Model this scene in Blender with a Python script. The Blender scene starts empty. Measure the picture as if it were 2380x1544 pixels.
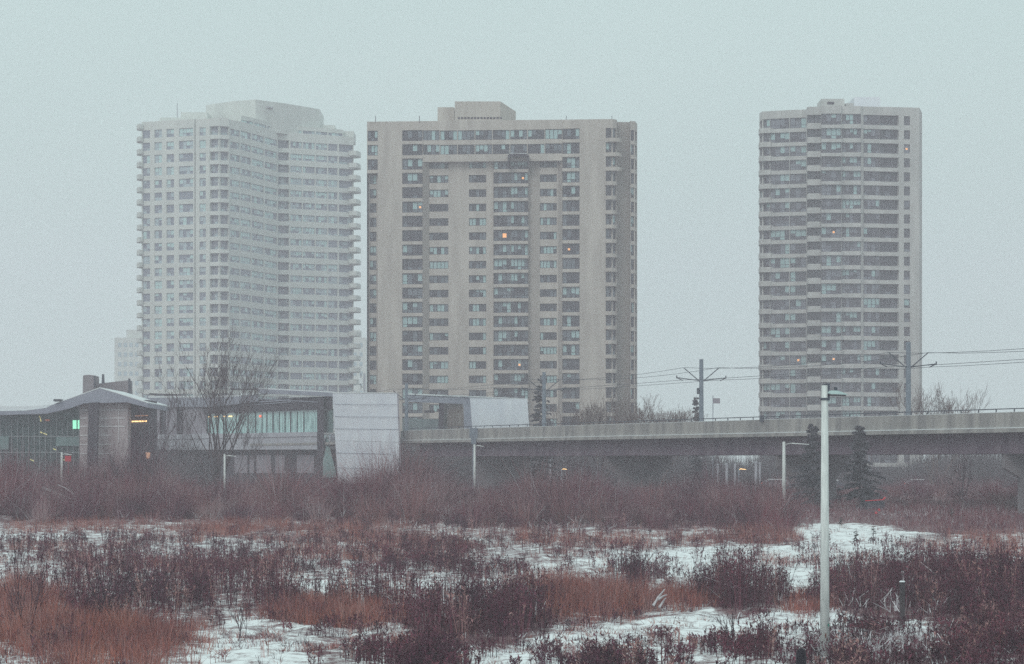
import bpy, math, random
import numpy as np
from mathutils import Vector
random.seed(7)
rng = np.random.default_rng(11)
C = bpy.context.scene
COL = C.collection
F, CX, HY, CZ = 6611.0, 1190.0, 1085.0, 5.6      # focal in photo units, centre column, horizon row, camera height

# ------------------------------------------------------------------ camera, sky, sun, exposure
cd = bpy.data.cameras.new('camera'); cam = bpy.data.objects.new('camera', cd); COL.objects.link(cam)
cam.location = (0, 0, CZ); cam.rotation_euler = (math.radians(90), 0, 0)
cd.lens = 100; cd.sensor_width = 36; cd.shift_y = 313 / 2380; cd.clip_start = 0.5; cd.clip_end = 4000
C.camera = cam
W = bpy.data.worlds.new('World'); C.world = W; W.use_nodes = True
nt = W.node_tree; nt.nodes.clear()
out = nt.nodes.new('ShaderNodeOutputWorld')
sky = nt.nodes.new('ShaderNodeTexSky'); sky.sky_type = 'NISHITA'; sky.sun_disc = False
sky.sun_elevation = math.radians(38); sky.sun_rotation = math.radians(200)
b1 = nt.nodes.new('ShaderNodeBackground'); b1.inputs[1].default_value = 0.06
nt.links.new(sky.outputs[0], b1.inputs[0])
b2 = nt.nodes.new('ShaderNodeBackground'); b2.inputs[0].default_value = (0.615, 0.775, 0.755, 1); b2.inputs[1].default_value = 1.0
mx = nt.nodes.new('ShaderNodeMixShader'); mx.inputs[0].default_value = 0.93
wc = nt.nodes.new('ShaderNodeTexCoord'); wm = nt.nodes.new('ShaderNodeMapping'); wm.inputs['Scale'].default_value = (1, 1, 2.5)
wn = nt.nodes.new('ShaderNodeTexNoise'); wn.inputs['Scale'].default_value = 4.0; wn.inputs['Detail'].default_value = 3
wr = nt.nodes.new('ShaderNodeValToRGB'); wr.color_ramp.elements[0].position = .3; wr.color_ramp.elements[1].position = .7
wr.color_ramp.elements[0].color = (.60, .775, .75, 1); wr.color_ramp.elements[1].color = (.64, .81, .785, 1)      # uneven overcast
nt.links.new(wc.outputs['Generated'], wm.inputs[0]); nt.links.new(wm.outputs[0], wn.inputs[0]); nt.links.new(wn.outputs[0], wr.inputs[0]); nt.links.new(wr.outputs[0], b2.inputs[0])
nt.links.new(b1.outputs[0], mx.inputs[1]); nt.links.new(b2.outputs[0], mx.inputs[2]); nt.links.new(mx.outputs[0], out.inputs[0])
sd = bpy.data.lights.new('sun', 'SUN'); sun = bpy.data.objects.new('sun', sd); COL.objects.link(sun)
sd.energy = 0.9; sd.angle = math.radians(30); sd.color = (1, 0.95, 0.9)
sun.rotation_euler = (math.radians(52), 0, math.radians(-25))
C.view_settings.view_transform = 'Standard'; C.view_settings.look = 'None'
C.view_settings.exposure = 0; C.view_settings.gamma = 1
C.cycles.max_bounces = 6; C.cycles.diffuse_bounces = 2; C.cycles.glossy_bounces = 2
C.cycles.volume_bounces = 2; C.cycles.transparent_max_bounces = 8; C.cycles.transmission_bounces = 2
C.cycles.use_denoising = False

# ------------------------------------------------------------------ helpers
def tag(o, label=None, cat=None, group=None, kind=None):
    if label: o['label'] = label
    if cat: o['category'] = cat
    if group: o['group'] = group
    if kind: o['kind'] = kind
    return o
def wx(x, Y): return (x - CX) / F * Y
def wz(y, Y): return CZ + (HY - y) / F * Y
def pt(x, y, Y): return (wx(x, Y), Y, wz(y, Y))

def mat(name, col, rough=0.9, noise=None, scale=1.0, col2=None, streak=None, island=0.0, spec=0.3, bump=0, metal=0, emit=None, estr=0):
    m = bpy.data.materials.new(name); m.use_nodes = True
    t = m.node_tree; b = t.nodes['Principled BSDF']
    b.inputs['Roughness'].default_value = rough; b.inputs['Specular IOR Level'].default_value = spec
    b.inputs['Metallic'].default_value = metal
    b.inputs['Base Color'].default_value = (*col, 1)
    cur = None
    if col2 is not None:
        tc = t.nodes.new('ShaderNodeTexCoord'); mp = t.nodes.new('ShaderNodeMapping')
        t.links.new(tc.outputs['Object'], mp.inputs[0])
        mp.inputs['Scale'].default_value = streak if streak else (1, 1, 1)
        nz = t.nodes.new('ShaderNodeTexNoise'); nz.inputs['Scale'].default_value = scale; nz.inputs['Detail'].default_value = 5
        t.links.new(mp.outputs[0], nz.inputs[0])
        rp = t.nodes.new('ShaderNodeValToRGB'); rp.color_ramp.elements[0].position = 0.35; rp.color_ramp.elements[1].position = 0.65
        rp.color_ramp.elements[0].color = (*col, 1); rp.color_ramp.elements[1].color = (*col2, 1)
        t.links.new(nz.outputs[0], rp.inputs[0]); cur = rp.outputs[0]
    if island:
        g = t.nodes.new('ShaderNodeNewGeometry'); mr = t.nodes.new('ShaderNodeMapRange')
        mr.inputs['To Min'].default_value = 1 - island; mr.inputs['To Max'].default_value = 1 + island
        t.links.new(g.outputs['Random Per Island'], mr.inputs[0])
        hs = t.nodes.new('ShaderNodeHueSaturation'); hs.inputs['Color'].default_value = (*col, 1)
        t.links.new(mr.outputs[0], hs.inputs['Value'])
        if cur: t.links.new(cur, hs.inputs['Color'])
        cur = hs.outputs[0]
    if cur: t.links.new(cur, b.inputs['Base Color'])
    if emit: b.inputs['Emission Color'].default_value = (*emit, 1); b.inputs['Emission Strength'].default_value = estr
    return m

M = {}
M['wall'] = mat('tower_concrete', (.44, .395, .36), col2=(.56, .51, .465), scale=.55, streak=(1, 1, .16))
M['wall_shade'] = mat('tower_concrete_shaded', (.35, .315, .29), col2=(.41, .37, .335), scale=.3, streak=(1, 1, .25))  # same concrete darkened: shade of recesses and turned-away walls painted in
M['wall_r'] = mat('tower_concrete_right', (.46, .46, .45), col2=(.59, .585, .57), scale=.55, streak=(1, 1, .16))
M['wall_l'] = mat('tower_concrete_hazed', (.62, .655, .63), col2=(.70, .73, .70), scale=.4, streak=(1, 1, .25))  # extra haze over the left tower is painted in as a paler wall
M['frame'] = mat('window_frame_dark', (.045, .035, .05))
M['frame_l'] = mat('window_frame_grey', (.44, .46, .49))  # on the left tower this paleness stands in for haze
M['g_dark'] = mat('glass_dark', (.04, .035, .05), rough=.15, spec=.6)
M['g_mid'] = mat('glass_grey', (.13, .15, .18), rough=.15, spec=.6)
M['g_pale'] = mat('glass_blinds', (.36, .52, .53), rough=.2, spec=.6)
M['g_lit'] = mat('glass_lamplit', (.5, .3, .15), emit=(1, .45, .18), estr=1.0)
M['gl_dark'] = mat('hazed_glass_dark', (.22, .25, .32), rough=.2, spec=.6)  # left tower panes: haze painted in by paling these three glass colours
M['gl_mid'] = mat('hazed_glass_grey', (.42, .53, .58), rough=.2, spec=.6)
M['gl_pale'] = mat('hazed_glass_blinds', (.52, .74, .74), rough=.2, spec=.6)
M['snow'] = mat('snow_lump', (.82, .85, .87), col2=(.74, .77, .80), scale=2)
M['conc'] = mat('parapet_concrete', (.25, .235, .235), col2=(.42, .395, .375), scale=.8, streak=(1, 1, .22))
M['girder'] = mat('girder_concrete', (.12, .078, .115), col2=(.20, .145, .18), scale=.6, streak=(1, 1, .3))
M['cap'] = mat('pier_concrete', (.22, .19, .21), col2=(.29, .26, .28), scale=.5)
M['steel'] = mat('painted_steel_dark', (.07, .075, .10), rough=.6)
M['pole'] = mat('galvanised_pole', (.16, .19, .24), col2=(.22, .25, .30), scale=3, rough=.6)
M['lamp'] = mat('pale_concrete_pole', (.54, .55, .55), col2=(.74, .75, .74), scale=9, streak=(1, 1, .15), rough=.7)
M['white'] = mat('pale_metal_cladding', (.74, .76, .84), col2=(.83, .85, .91), scale=.3, rough=.6)
M['fascia'] = mat('grey_metal_fascia', (.26, .27, .34), col2=(.32, .33, .40), scale=.4, rough=.6)
M['darkst'] = mat('dark_cladding', (.045, .035, .05), col2=(.07, .055, .07), scale=.5)
M['panel'] = mat('grey_panel', (.27, .24, .28), col2=(.34, .31, .35), scale=.6)
M['deck'] = mat('platform_edge_concrete', (.42, .42, .47), col2=(.50, .50, .55), scale=.4)
M['stripe'] = mat('pale_stone_course', (.72, .70, .72))
M['green'] = mat('green_glass_band', (.16, .24, .24), rough=.3)
M['greenlit'] = mat('green_lit_window', (.3, .7, .5), emit=(.28, .85, .55), estr=1.1)
M['amber'] = mat('amber_lamp', (.9, .6, .3), emit=(1, .62, .25), estr=2.6)
M['redlamp'] = mat('red_lamp', (.9, .2, .1), emit=(1, .2, .12), estr=1.0)
M['red'] = mat('red_paint', (.60, .03, .05), rough=.5)
M['teal'] = mat('teal_glass_backlit', (.52, .84, .80), col2=(.16, .32, .32), scale=.9, streak=(1.5, 1.5, .5), rough=.25, spec=.6)  # sky light coming through the glass is painted into this bright opaque teal
M['bark'] = mat('bare_bark', (.085, .05, .065), island=.3)
M['barkfar'] = mat('bare_bark_brown', (.15, .105, .10), island=.3)
M['rust'] = mat('rust_grass', (.36, .12, .085), island=.55, col2=(.22, .07, .07), scale=.3)
M['tan'] = mat('pinkish_grass', (.42, .235, .215), island=.45, col2=(.28, .14, .15), scale=.3)
M['weed'] = mat('dark_weed', (.050, .011, .026), island=.7, col2=(.115, .030, .048), scale=.5)
M['thicket'] = mat('thicket_twigs', (.19, .050, .070), island=.5, col2=(.085, .024, .050), scale=.12)
M['twig2'] = mat('reddish_twigs', (.25, .105, .11), island=.45)
M['twig3'] = mat('grey_twigs', (.30, .19, .20), island=.4)
M['sap'] = mat('sapling_bark', (.05, .022, .034), island=.3)
M['treebark'] = mat('greyish_bark', (.08, .052, .058), island=.3)
M['needle'] = mat('conifer_needles', (.11, .10, .12), island=.4)
M['snowtwig'] = mat('snowy_twig', (.55, .53, .56), island=.25)
M['leaf'] = mat('dark_leaf', (.035, .035, .028), island=.4)

class MB:
    def __init__(s): s.v = []; s.f = []; s.m = []
    def quad(s, a, b, c, d, m=0):
        n = len(s.v); s.v += [a, b, c, d]; s.f.append((n, n+1, n+2, n+3)); s.m.append(m)
    def hexa(s, p, m=0):          # p: 8 corners, 0-3 bottom loop, 4-7 top loop
        n = len(s.v); s.v += [tuple(q) for q in p]
        for f in ((0,3,2,1),(4,5,6,7),(0,1,5,4),(1,2,6,5),(2,3,7,6),(3,0,4,7)):
            s.f.append(tuple(n+i for i in f)); s.m.append(m)
    def box(s, x0, x1, y0, y1, z0, z1, m=0):
        s.hexa([(x0,y0,z0),(x1,y0,z0),(x1,y1,z0),(x0,y1,z0),(x0,y0,z1),(x1,y0,z1),(x1,y1,z1),(x0,y1,z1)], m)
    def beam(s, a, b, w, h, m=0):   # box between two points
        a = Vector(a); b = Vector(b); d = (b-a).normalized()
        up = Vector((0,0,1)) if abs(d.z) < .9 else Vector((0,1,0))
        r = d.cross(up).normalized()*w/2; u = r.cross(d).normalized()*h/2
        s.hexa([a-r-u, a+r-u, b+r-u, b-r-u, a-r+u, a+r+u, b+r+u, b-r+u], m)
    def tube(s, pts, rad, n=6, m=0):
        pts = [Vector(p) for p in pts]
        if not hasattr(rad, '__len__'): rad = [rad]*len(pts)
        base = len(s.v)
        for i, p in enumerate(pts):
            d = (pts[min(i+1, len(pts)-1)] - pts[max(i-1, 0)]).normalized()
            up = Vector((0,0,1)) if abs(d.z) < .9 else Vector((1,0,0))
            r = d.cross(up).normalized(); u = r.cross(d)
            for k in range(n):
                a = 2*math.pi*k/n
                s.v.append(tuple(p + (r*math.cos(a)+u*math.sin(a))*rad[i]))
        for i in range(len(pts)-1):
            for k in range(n):
                a = base+i*n+k; b = base+i*n+(k+1) % n
                s.f.append((a, b, b+n, a+n)); s.m.append(m)
        s.f.append(tuple(base+k for k in range(n))[::-1]); s.m.append(m)
        s.f.append(tuple(base+(len(pts)-1)*n+k for k in range(n))); s.m.append(m)
    def prism(s, poly, y0, y1, m=0):   # poly of (x, z) extruded in Y
        n = len(s.v); k = len(poly)
        s.v += [(x, y0, z) for x, z in poly] + [(x, y1, z) for x, z in poly]
        s.f.append(tuple(range(n, n+k))); s.m.append(m)
        s.f.append(tuple(range(n+k, n+2*k))[::-1]); s.m.append(m)
        for i in range(k):
            j = (i+1) % k; s.f.append((n+i, n+k+i, n+k+j, n+j)); s.m.append(m)
    def obj(s, name, mats, parent=None, smooth=False):
        me = bpy.data.meshes.new(name)
        me.from_pydata([tuple(v) for v in s.v], [], s.f)
        if not isinstance(mats, (list, tuple)): mats = [mats]
        for m in mats: me.materials.append(m)
        if len(mats) > 1: me.polygons.foreach_set('material_index', s.m)
        if smooth: me.polygons.foreach_set('use_smooth', [True]*len(s.f))
        me.update()
        o = bpy.data.objects.new(name, me); COL.objects.link(o)
        if parent: o.parent = parent
        return o
def empty(name, label, cat, group=None, loc=(0, 0, 0)):
    o = bpy.data.objects.new(name, None); COL.objects.link(o); o.location = loc
    return tag(o, label, cat, group)

def ribbons(name, P, Wd, m, parent=None, mi=None, ang=None, vz=0):
    """P (N,K,3) centre lines, Wd (N,K) widths -> one mesh of thin strips"""
    N, K, _ = P.shape
    if ang is None: ang = rng.uniform(0, np.pi, N)
    s = np.stack([np.cos(ang), np.sin(ang)*.6, vz*rng.uniform(-1, 1, N)], 1)[:, None, :]
    A = P - s*Wd[..., None]/2; B = P + s*Wd[..., None]/2
    V = np.stack([A, B], 2).reshape(-1, 3)
    idx = np.arange(N)[:, None]*2*K + np.arange(K-1)[None, :]*2
    Fc = np.stack([idx, idx+1, idx+3, idx+2], -1).reshape(-1)
    nf = len(Fc)//4
    me = bpy.data.meshes.new(name)
    me.vertices.add(len(V)); me.vertices.foreach_set('co', V.astype(np.float32).ravel())
    me.loops.add(len(Fc)); me.loops.foreach_set('vertex_index', Fc.astype(np.int32))
    me.polygons.add(nf); me.polygons.foreach_set('loop_start', np.arange(nf, dtype=np.int32)*4)
    ms = m if isinstance(m, (list, tuple)) else [m]
    for q in ms: me.materials.append(q)
    if mi is not None: me.polygons.foreach_set('material_index', np.repeat(mi, K-1).astype(np.int32))
    me.update(calc_edges=True); me.validate()
    o = bpy.data.objects.new(name, me); COL.objects.link(o)
    if parent: o.parent = parent
    return o

# ------------------------------------------------------------------ ground
SL = 0.0135
def fbm(x, y):
    return (np.sin(x*.9+1.3*np.sin(y*.31+.5))*np.sin(y*.55+1.1*np.sin(x*.43)) * .5
            + np.sin(x*2.1+y*.7+2*np.sin(y*.9))*.25 + np.sin(x*4.3-y*1.9+1.5*np.sin(x*1.7))*.13
            + np.sin(x*8.1+y*5.3+2.2*np.sin(y*3.1))*.07)
def gz(x, y):
    x = np.asarray(x, float); y = np.asarray(y, float)
    base = SL*(np.clip(y, -50, 260) - 85)
    fade = np.clip((300-y)/80, 0, 1)
    return base + fade*.17*fbm(x, y)
def ground_Y(y): return F*(CZ+SL*85)/(y-HY+SL*F)
def cover_at(X, Y, ells, shift=True):
    # 0..1: how far dead leaves and stems, rather than snow, lie on the ground under the brush
    xi = CX+X/Y*F; yi = HY+(CZ-(SL*(np.minimum(Y, 260)-85)))/Y*F
    c = np.zeros_like(X)
    for (cx, cy, rx, ry, dens, h) in ells:
        d = np.hypot((xi-cx)/(rx*1.02), (yi-cy)/(ry*1.1+2))
        c = np.maximum(c, np.clip((1.12-d)*4, 0, 1)*min(1, dens/7))
    return c
def build_ground():
    ys = np.concatenate([np.linspace(-55, 60, 24), np.linspace(61, 140, 270), np.linspace(140.6, 300, 230), np.linspace(310, 1450, 60)])
    xs = np.concatenate([np.linspace(-850, -62, 30), np.linspace(-60, 60, 420), np.linspace(62, 850, 30)])
    X, Y = np.meshgrid(xs, ys); Z = gz(X, Y)
    V = np.stack([X, Y, Z], -1).reshape(-1, 3); nx = len(xs); ny = len(ys)
    i = (np.arange(ny-1)[:, None]*nx + np.arange(nx-1)[None, :]).ravel()
    Fc = np.stack([i, i+1, i+nx+1, i+nx], -1)
    me = bpy.data.meshes.new('ground'); me.from_pydata(V.tolist(), [], Fc.tolist())
    me.polygons.foreach_set('use_smooth', [True]*len(Fc))
    m = bpy.data.materials.new('snowy_field'); m.use_nodes = True; t = m.node_tree; b = t.nodes['Principled BSDF']
    b.inputs['Roughness'].default_value = .85; b.inputs['Specular IOR Level'].default_value = .2
    tc = t.nodes.new('ShaderNodeTexCoord')
    n1 = t.nodes.new('ShaderNodeTexNoise'); n1.inputs['Scale'].default_value = 1.3; n1.inputs['Detail'].default_value = 11; n1.inputs['Roughness'].default_value = .8
    t.links.new(tc.outputs['Object'], n1.inputs[0])
    r1 = t.nodes.new('ShaderNodeValToRGB'); e = r1.color_ramp.elements
    e[0].position = .36; e[0].color = (.17, .09, .10, 1); e[1].position = .50; e[1].color = (.90, .92, .94, 1)
    cv = cover_at(V[:, 0], np.maximum(V[:, 1], 50), [(q[0], q[1], q[2], q[3], q[4]*.32, q[5]) for q in R+Wl if q[4] >= 6]+Tk+Lb)
    cv = np.maximum(cv, np.clip((V[:, 1]-235)/12, 0, .9)*(V[:, 1] < 900))
    at = me.attributes.new('leaf_litter', 'FLOAT', 'POINT'); at.data.foreach_set('value', cv.astype(np.float32))
    an = t.nodes.new('ShaderNodeAttribute'); an.attribute_name = 'leaf_litter'
    ma = t.nodes.new('ShaderNodeMath'); ma.operation = 'MULTIPLY_ADD'; ma.inputs[1].default_value = -.22
    t.links.new(an.outputs['Fac'], ma.inputs[0]); t.links.new(n1.outputs[0], ma.inputs[2])
    t.links.new(ma.outputs[0], r1.inputs[0]); t.links.new(r1.outputs[0], b.inputs['Base Color'])
    n2 = t.nodes.new('ShaderNodeTexNoise'); n2.inputs['Scale'].default_value = 3; n2.inputs['Detail'].default_value = 8
    t.links.new(tc.outputs['Object'], n2.inputs[0])
    bp = t.nodes.new('ShaderNodeBump'); bp.inputs['Strength'].default_value = .45; bp.inputs['Distance'].default_value = .2
    t.links.new(n2.outputs[0], bp.inputs['Height']); t.links.new(bp.outputs[0], b.inputs['Normal'])
    me.materials.append(m)
    o = bpy.data.objects.new('ground', me); COL.objects.link(o); tag(o, kind='structure')
# where the brush stands: (column, row of the foot on the ground, half widths, density, height in metres), turned into ground points below
R = [(215, 1510, 235, 60, 9, 1.0), (60, 1405, 100, 55, 8, 1.1), (330, 1475, 150, 42, 8, 1.0), (120, 1470, 120, 30, 6, .9), (790, 1440, 180, 28, 9, .95), (700, 1425, 100, 28, 7, .9), (1370, 1412, 180, 34, 12, 1.3), (1270, 1380, 130, 26, 9, 1.1), (1590, 1404, 80, 26, 9, 1.0),
     (1000, 1405, 80, 25, 5, .8), (700, 1236, 320, 16, 12, 1.0), (560, 1228, 170, 14, 10, 1.0), (200, 1228, 250, 15, 9, .9), (960, 1262, 130, 20, 7, .8), (770, 1290, 130, 20, 7, .8), (1300, 1262, 140, 17, 9, .9), (1180, 1245, 100, 14, 8, .9), (1490, 1265, 100, 15, 8, .9), (1780, 1252, 90, 16, 12, 1.1), (1650, 1256, 110, 11, 9, .8),
     (2240, 1262, 150, 22, 8, .9), (650, 1254, 330, 12, 8, .8), (1000, 1272, 160, 12, 7, .8), (250, 1310, 160, 14, 4, .7), (1330, 1290, 90, 7, 5, .7), (120, 1275, 200, 12, 5, .7), (560, 1320, 140, 12, 5, .7), (880, 1300, 150, 12, 5, .7), (1900, 1310, 200, 10, 4, .7), (1450, 1440, 60, 12, 5, .5), (930, 1500, 60, 14, 6, .6), (2330, 1290, 80, 25, 5, .9), (1870, 1424, 60, 20, 5, .8), (420, 1330, 110, 22, 5, .8), (520, 1500, 60, 20, 3, .7), (1900, 1400, 80, 30, 4, .8)]
Tn = [(1190, 1400, 1400, 130, 1.6, .35), (1190, 1262, 1400, 40, 6, .5), (150, 1340, 260, 50, 5, .5), (700, 1330, 380, 40, 4.5, .5), (1650, 1235, 240, 12, 12, .8), (2180, 1245, 190, 20, 8, .8), (1000, 1450, 220, 60, 1.8, .4), (1350, 1290, 240, 12, 4, .5), (450, 1300, 450, 24, 6, .5), (1000, 1300, 250, 24, 5, .5), (1190, 1222, 1000, 12, 10, .8)]
Wl = [(370, 1435, 170, 38, 12, 1.3), (250, 1400, 130, 50, 9, 1.4), (560, 1400, 230, 34, 11, 1.5), (430, 1350, 120, 26, 8, 1.3), (700, 1320, 330, 28, 7, .8), (870, 1400, 110, 26, 10, 1.3), (980, 1405, 90, 32, 9, 1.1), (1100, 1450, 160, 50, 22, 1.5), (1210, 1435, 85, 42, 16, 1.35), (1040, 1330, 200, 26, 8, .9), (1720, 1400, 85, 28, 17, 2.0), (1655, 1392, 60, 22, 12, 1.3), (1790, 1392, 50, 20, 14, 1.5),
      (2080, 1392, 160, 46, 18, 1.5), (2270, 1398, 170, 52, 20, 1.6), (2170, 1340, 250, 28, 14, 1.1), (1925, 1392, 60, 34, 8, 1.2), (2000, 1340, 100, 22, 12, 1.1), (2150, 1530, 260, 50, 13, .8), (2330, 1540, 120, 60, 14, .9), (1990, 1525, 90, 40, 10, .8), (1810, 1535, 100, 34, 9, .9), (1470, 1560, 110, 22, 12, .9), (1620, 1555, 80, 20, 7, .6), (990, 1552, 100, 32, 14, .9), (770, 1515, 60, 40, 9, 1.0), (860, 1535, 40, 30, 7, .9),
      (1465, 1348, 60, 22, 8, 1.5), (1510, 1352, 70, 20, 6, 1.0), (1350, 1322, 50, 8, 6, .6), (120, 1520, 110, 30, 5, .8), (620, 1540, 130, 20, 3, .6), (1300, 1555, 90, 20, 5, .6), (1190, 1290, 1300, 50, 4.5, .7), (900, 1330, 400, 20, 6, .8), (1500, 1345, 420, 12, 2.5, .6), (1190, 1460, 1300, 90, 1.8, .45), (1700, 1500, 260, 26, 6, .5), (720, 1470, 200, 16, 6, .5), (1300, 1500, 200, 26, 4, .45), (600, 1265, 500, 22, 7, .8), (150, 1300, 260, 40, 6, .9), (1150, 1290, 220, 22, 9, .9), (2250, 1450, 120, 16, 9, .9), (2040, 1472, 120, 20, 6, .8), (1150, 1235, 500, 14, 8, 1.1), (200, 1360, 150, 30, 5, 1.0)]
Sp = [(1500, 1460, 420, 45, 7, .28), (720, 1495, 260, 45, 9, .32), (70, 1530, 90, 30, 9, .3), (660, 1365, 110, 26, 9, .4), (1250, 1510, 220, 45, 8, .3), (1200, 1315, 150, 22, 5, .25), (1400, 1316, 200, 18, 3, .25), (1720, 1292, 180, 18, 3, .25), (2000, 1250, 150, 24, 3, .25), (1000, 1300, 1000, 50, 4, .4), (2190, 1452, 90, 16, 9, .4)]
Tk = [(150, 1196, 320, 22, 5, 2.7), (540, 1192, 330, 22, 5.5, 2.6), (900, 1196, 300, 24, 5.5, 2.4), (1230, 1202, 260, 26, 5.5, 2.4), (1500, 1204, 240, 26, 5.5, 2.4), (1750, 1216, 120, 20, 5, 2.1), (100, 1162, 300, 10, 7, 3.2), (700, 1160, 400, 9, 7, 2.2), (1250, 1160, 420, 9, 7, 2.0), (1500, 1165, 250, 9, 6, 2.0), (2120, 1150, 320, 10, 6, 1.3), (2180, 1150, 150, 8, 8, 2.2), (2340, 1170, 80, 16, 6, 2.0), (1700, 1168, 150, 10, 7, 2.0), (1830, 1166, 90, 8, 7, 1.7), (300, 1165, 75, 9, 9, 4.3), (945, 1168, 70, 8, 9, 4.3), (20, 1170, 45, 10, 10, 4.7), (1010, 1166, 40, 8, 8, 3.5), (620, 1164, 120, 8, 8, 3.3), (780, 1164, 60, 8, 6, 3.0), (210, 1180, 60, 8, 8, 3.6)]
Lb = [(2100, 1188, 340, 28, 7, .7), (1950, 1165, 200, 22, 7, .8), (2250, 1218, 180, 22, 7, .8), (2250, 1182, 170, 22, 6, 1.1), (1850, 1190, 80, 25, 7, .7)]
R += [(-260, 1420, 180, 60, 6, 1.0), (-200, 1240, 200, 18, 8, .9), (2620, 1290, 200, 24, 6, .9)]
Wl += [(2620, 1400, 260, 60, 10, 1.3), (2700, 1520, 300, 60, 8, .9), (-250, 1330, 240, 50, 5, .9), (-250, 1510, 200, 50, 5, .9), (3050, 1380, 250, 70, 7, 1.1)]
Tk += [(-330, 1180, 260, 26, 6, 2.8), (2650, 1170, 320, 22, 6, 2.0), (3200, 1180, 300, 28, 6, 2.0)]
Lb += [(2750, 1220, 400, 30, 5, .8)]
OPEN = [(690, 1358, 80, 18), (860, 1362, 50, 14), (1200, 1312, 110, 18), (1370, 1316, 150, 15), (1700, 1288, 170, 14), (1560, 1300, 100, 14), (2000, 1250, 140, 20), (1480, 1462, 300, 36), (1750, 1450, 140, 26), (700, 1492, 210, 34), (560, 1530, 120, 20), (70, 1530, 70, 24), (2190, 1452, 60, 12), (1250, 1508, 150, 36), (850, 1320, 60, 10), (360, 1345, 60, 14), (130, 1250, 140, 6), (1120, 1262, 40, 8), (1340, 1500, 300, 40)]
Sn = [(1190, 1330, 1300, 60, 1.6, .35), (1190, 1460, 1300, 80, .8, .3), (2120, 1195, 280, 25, 3.5, .5), (140, 1490, 90, 20, 4, .5), (600, 1300, 380, 26, 3, .45), (1050, 1215, 900, 16, 1.4, .9), (2150, 1400, 250, 50, 1.2, 1.1), (1130, 1420, 120, 40, 2.2, 1.2), (2100, 1520, 280, 40, 3, .7), (1700, 1390, 140, 26, 1.0, 1.5), (1060, 1200, 130, 10, 8, 1.4), (1340, 1232, 200, 12, 3, .8)]
build_ground()

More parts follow.
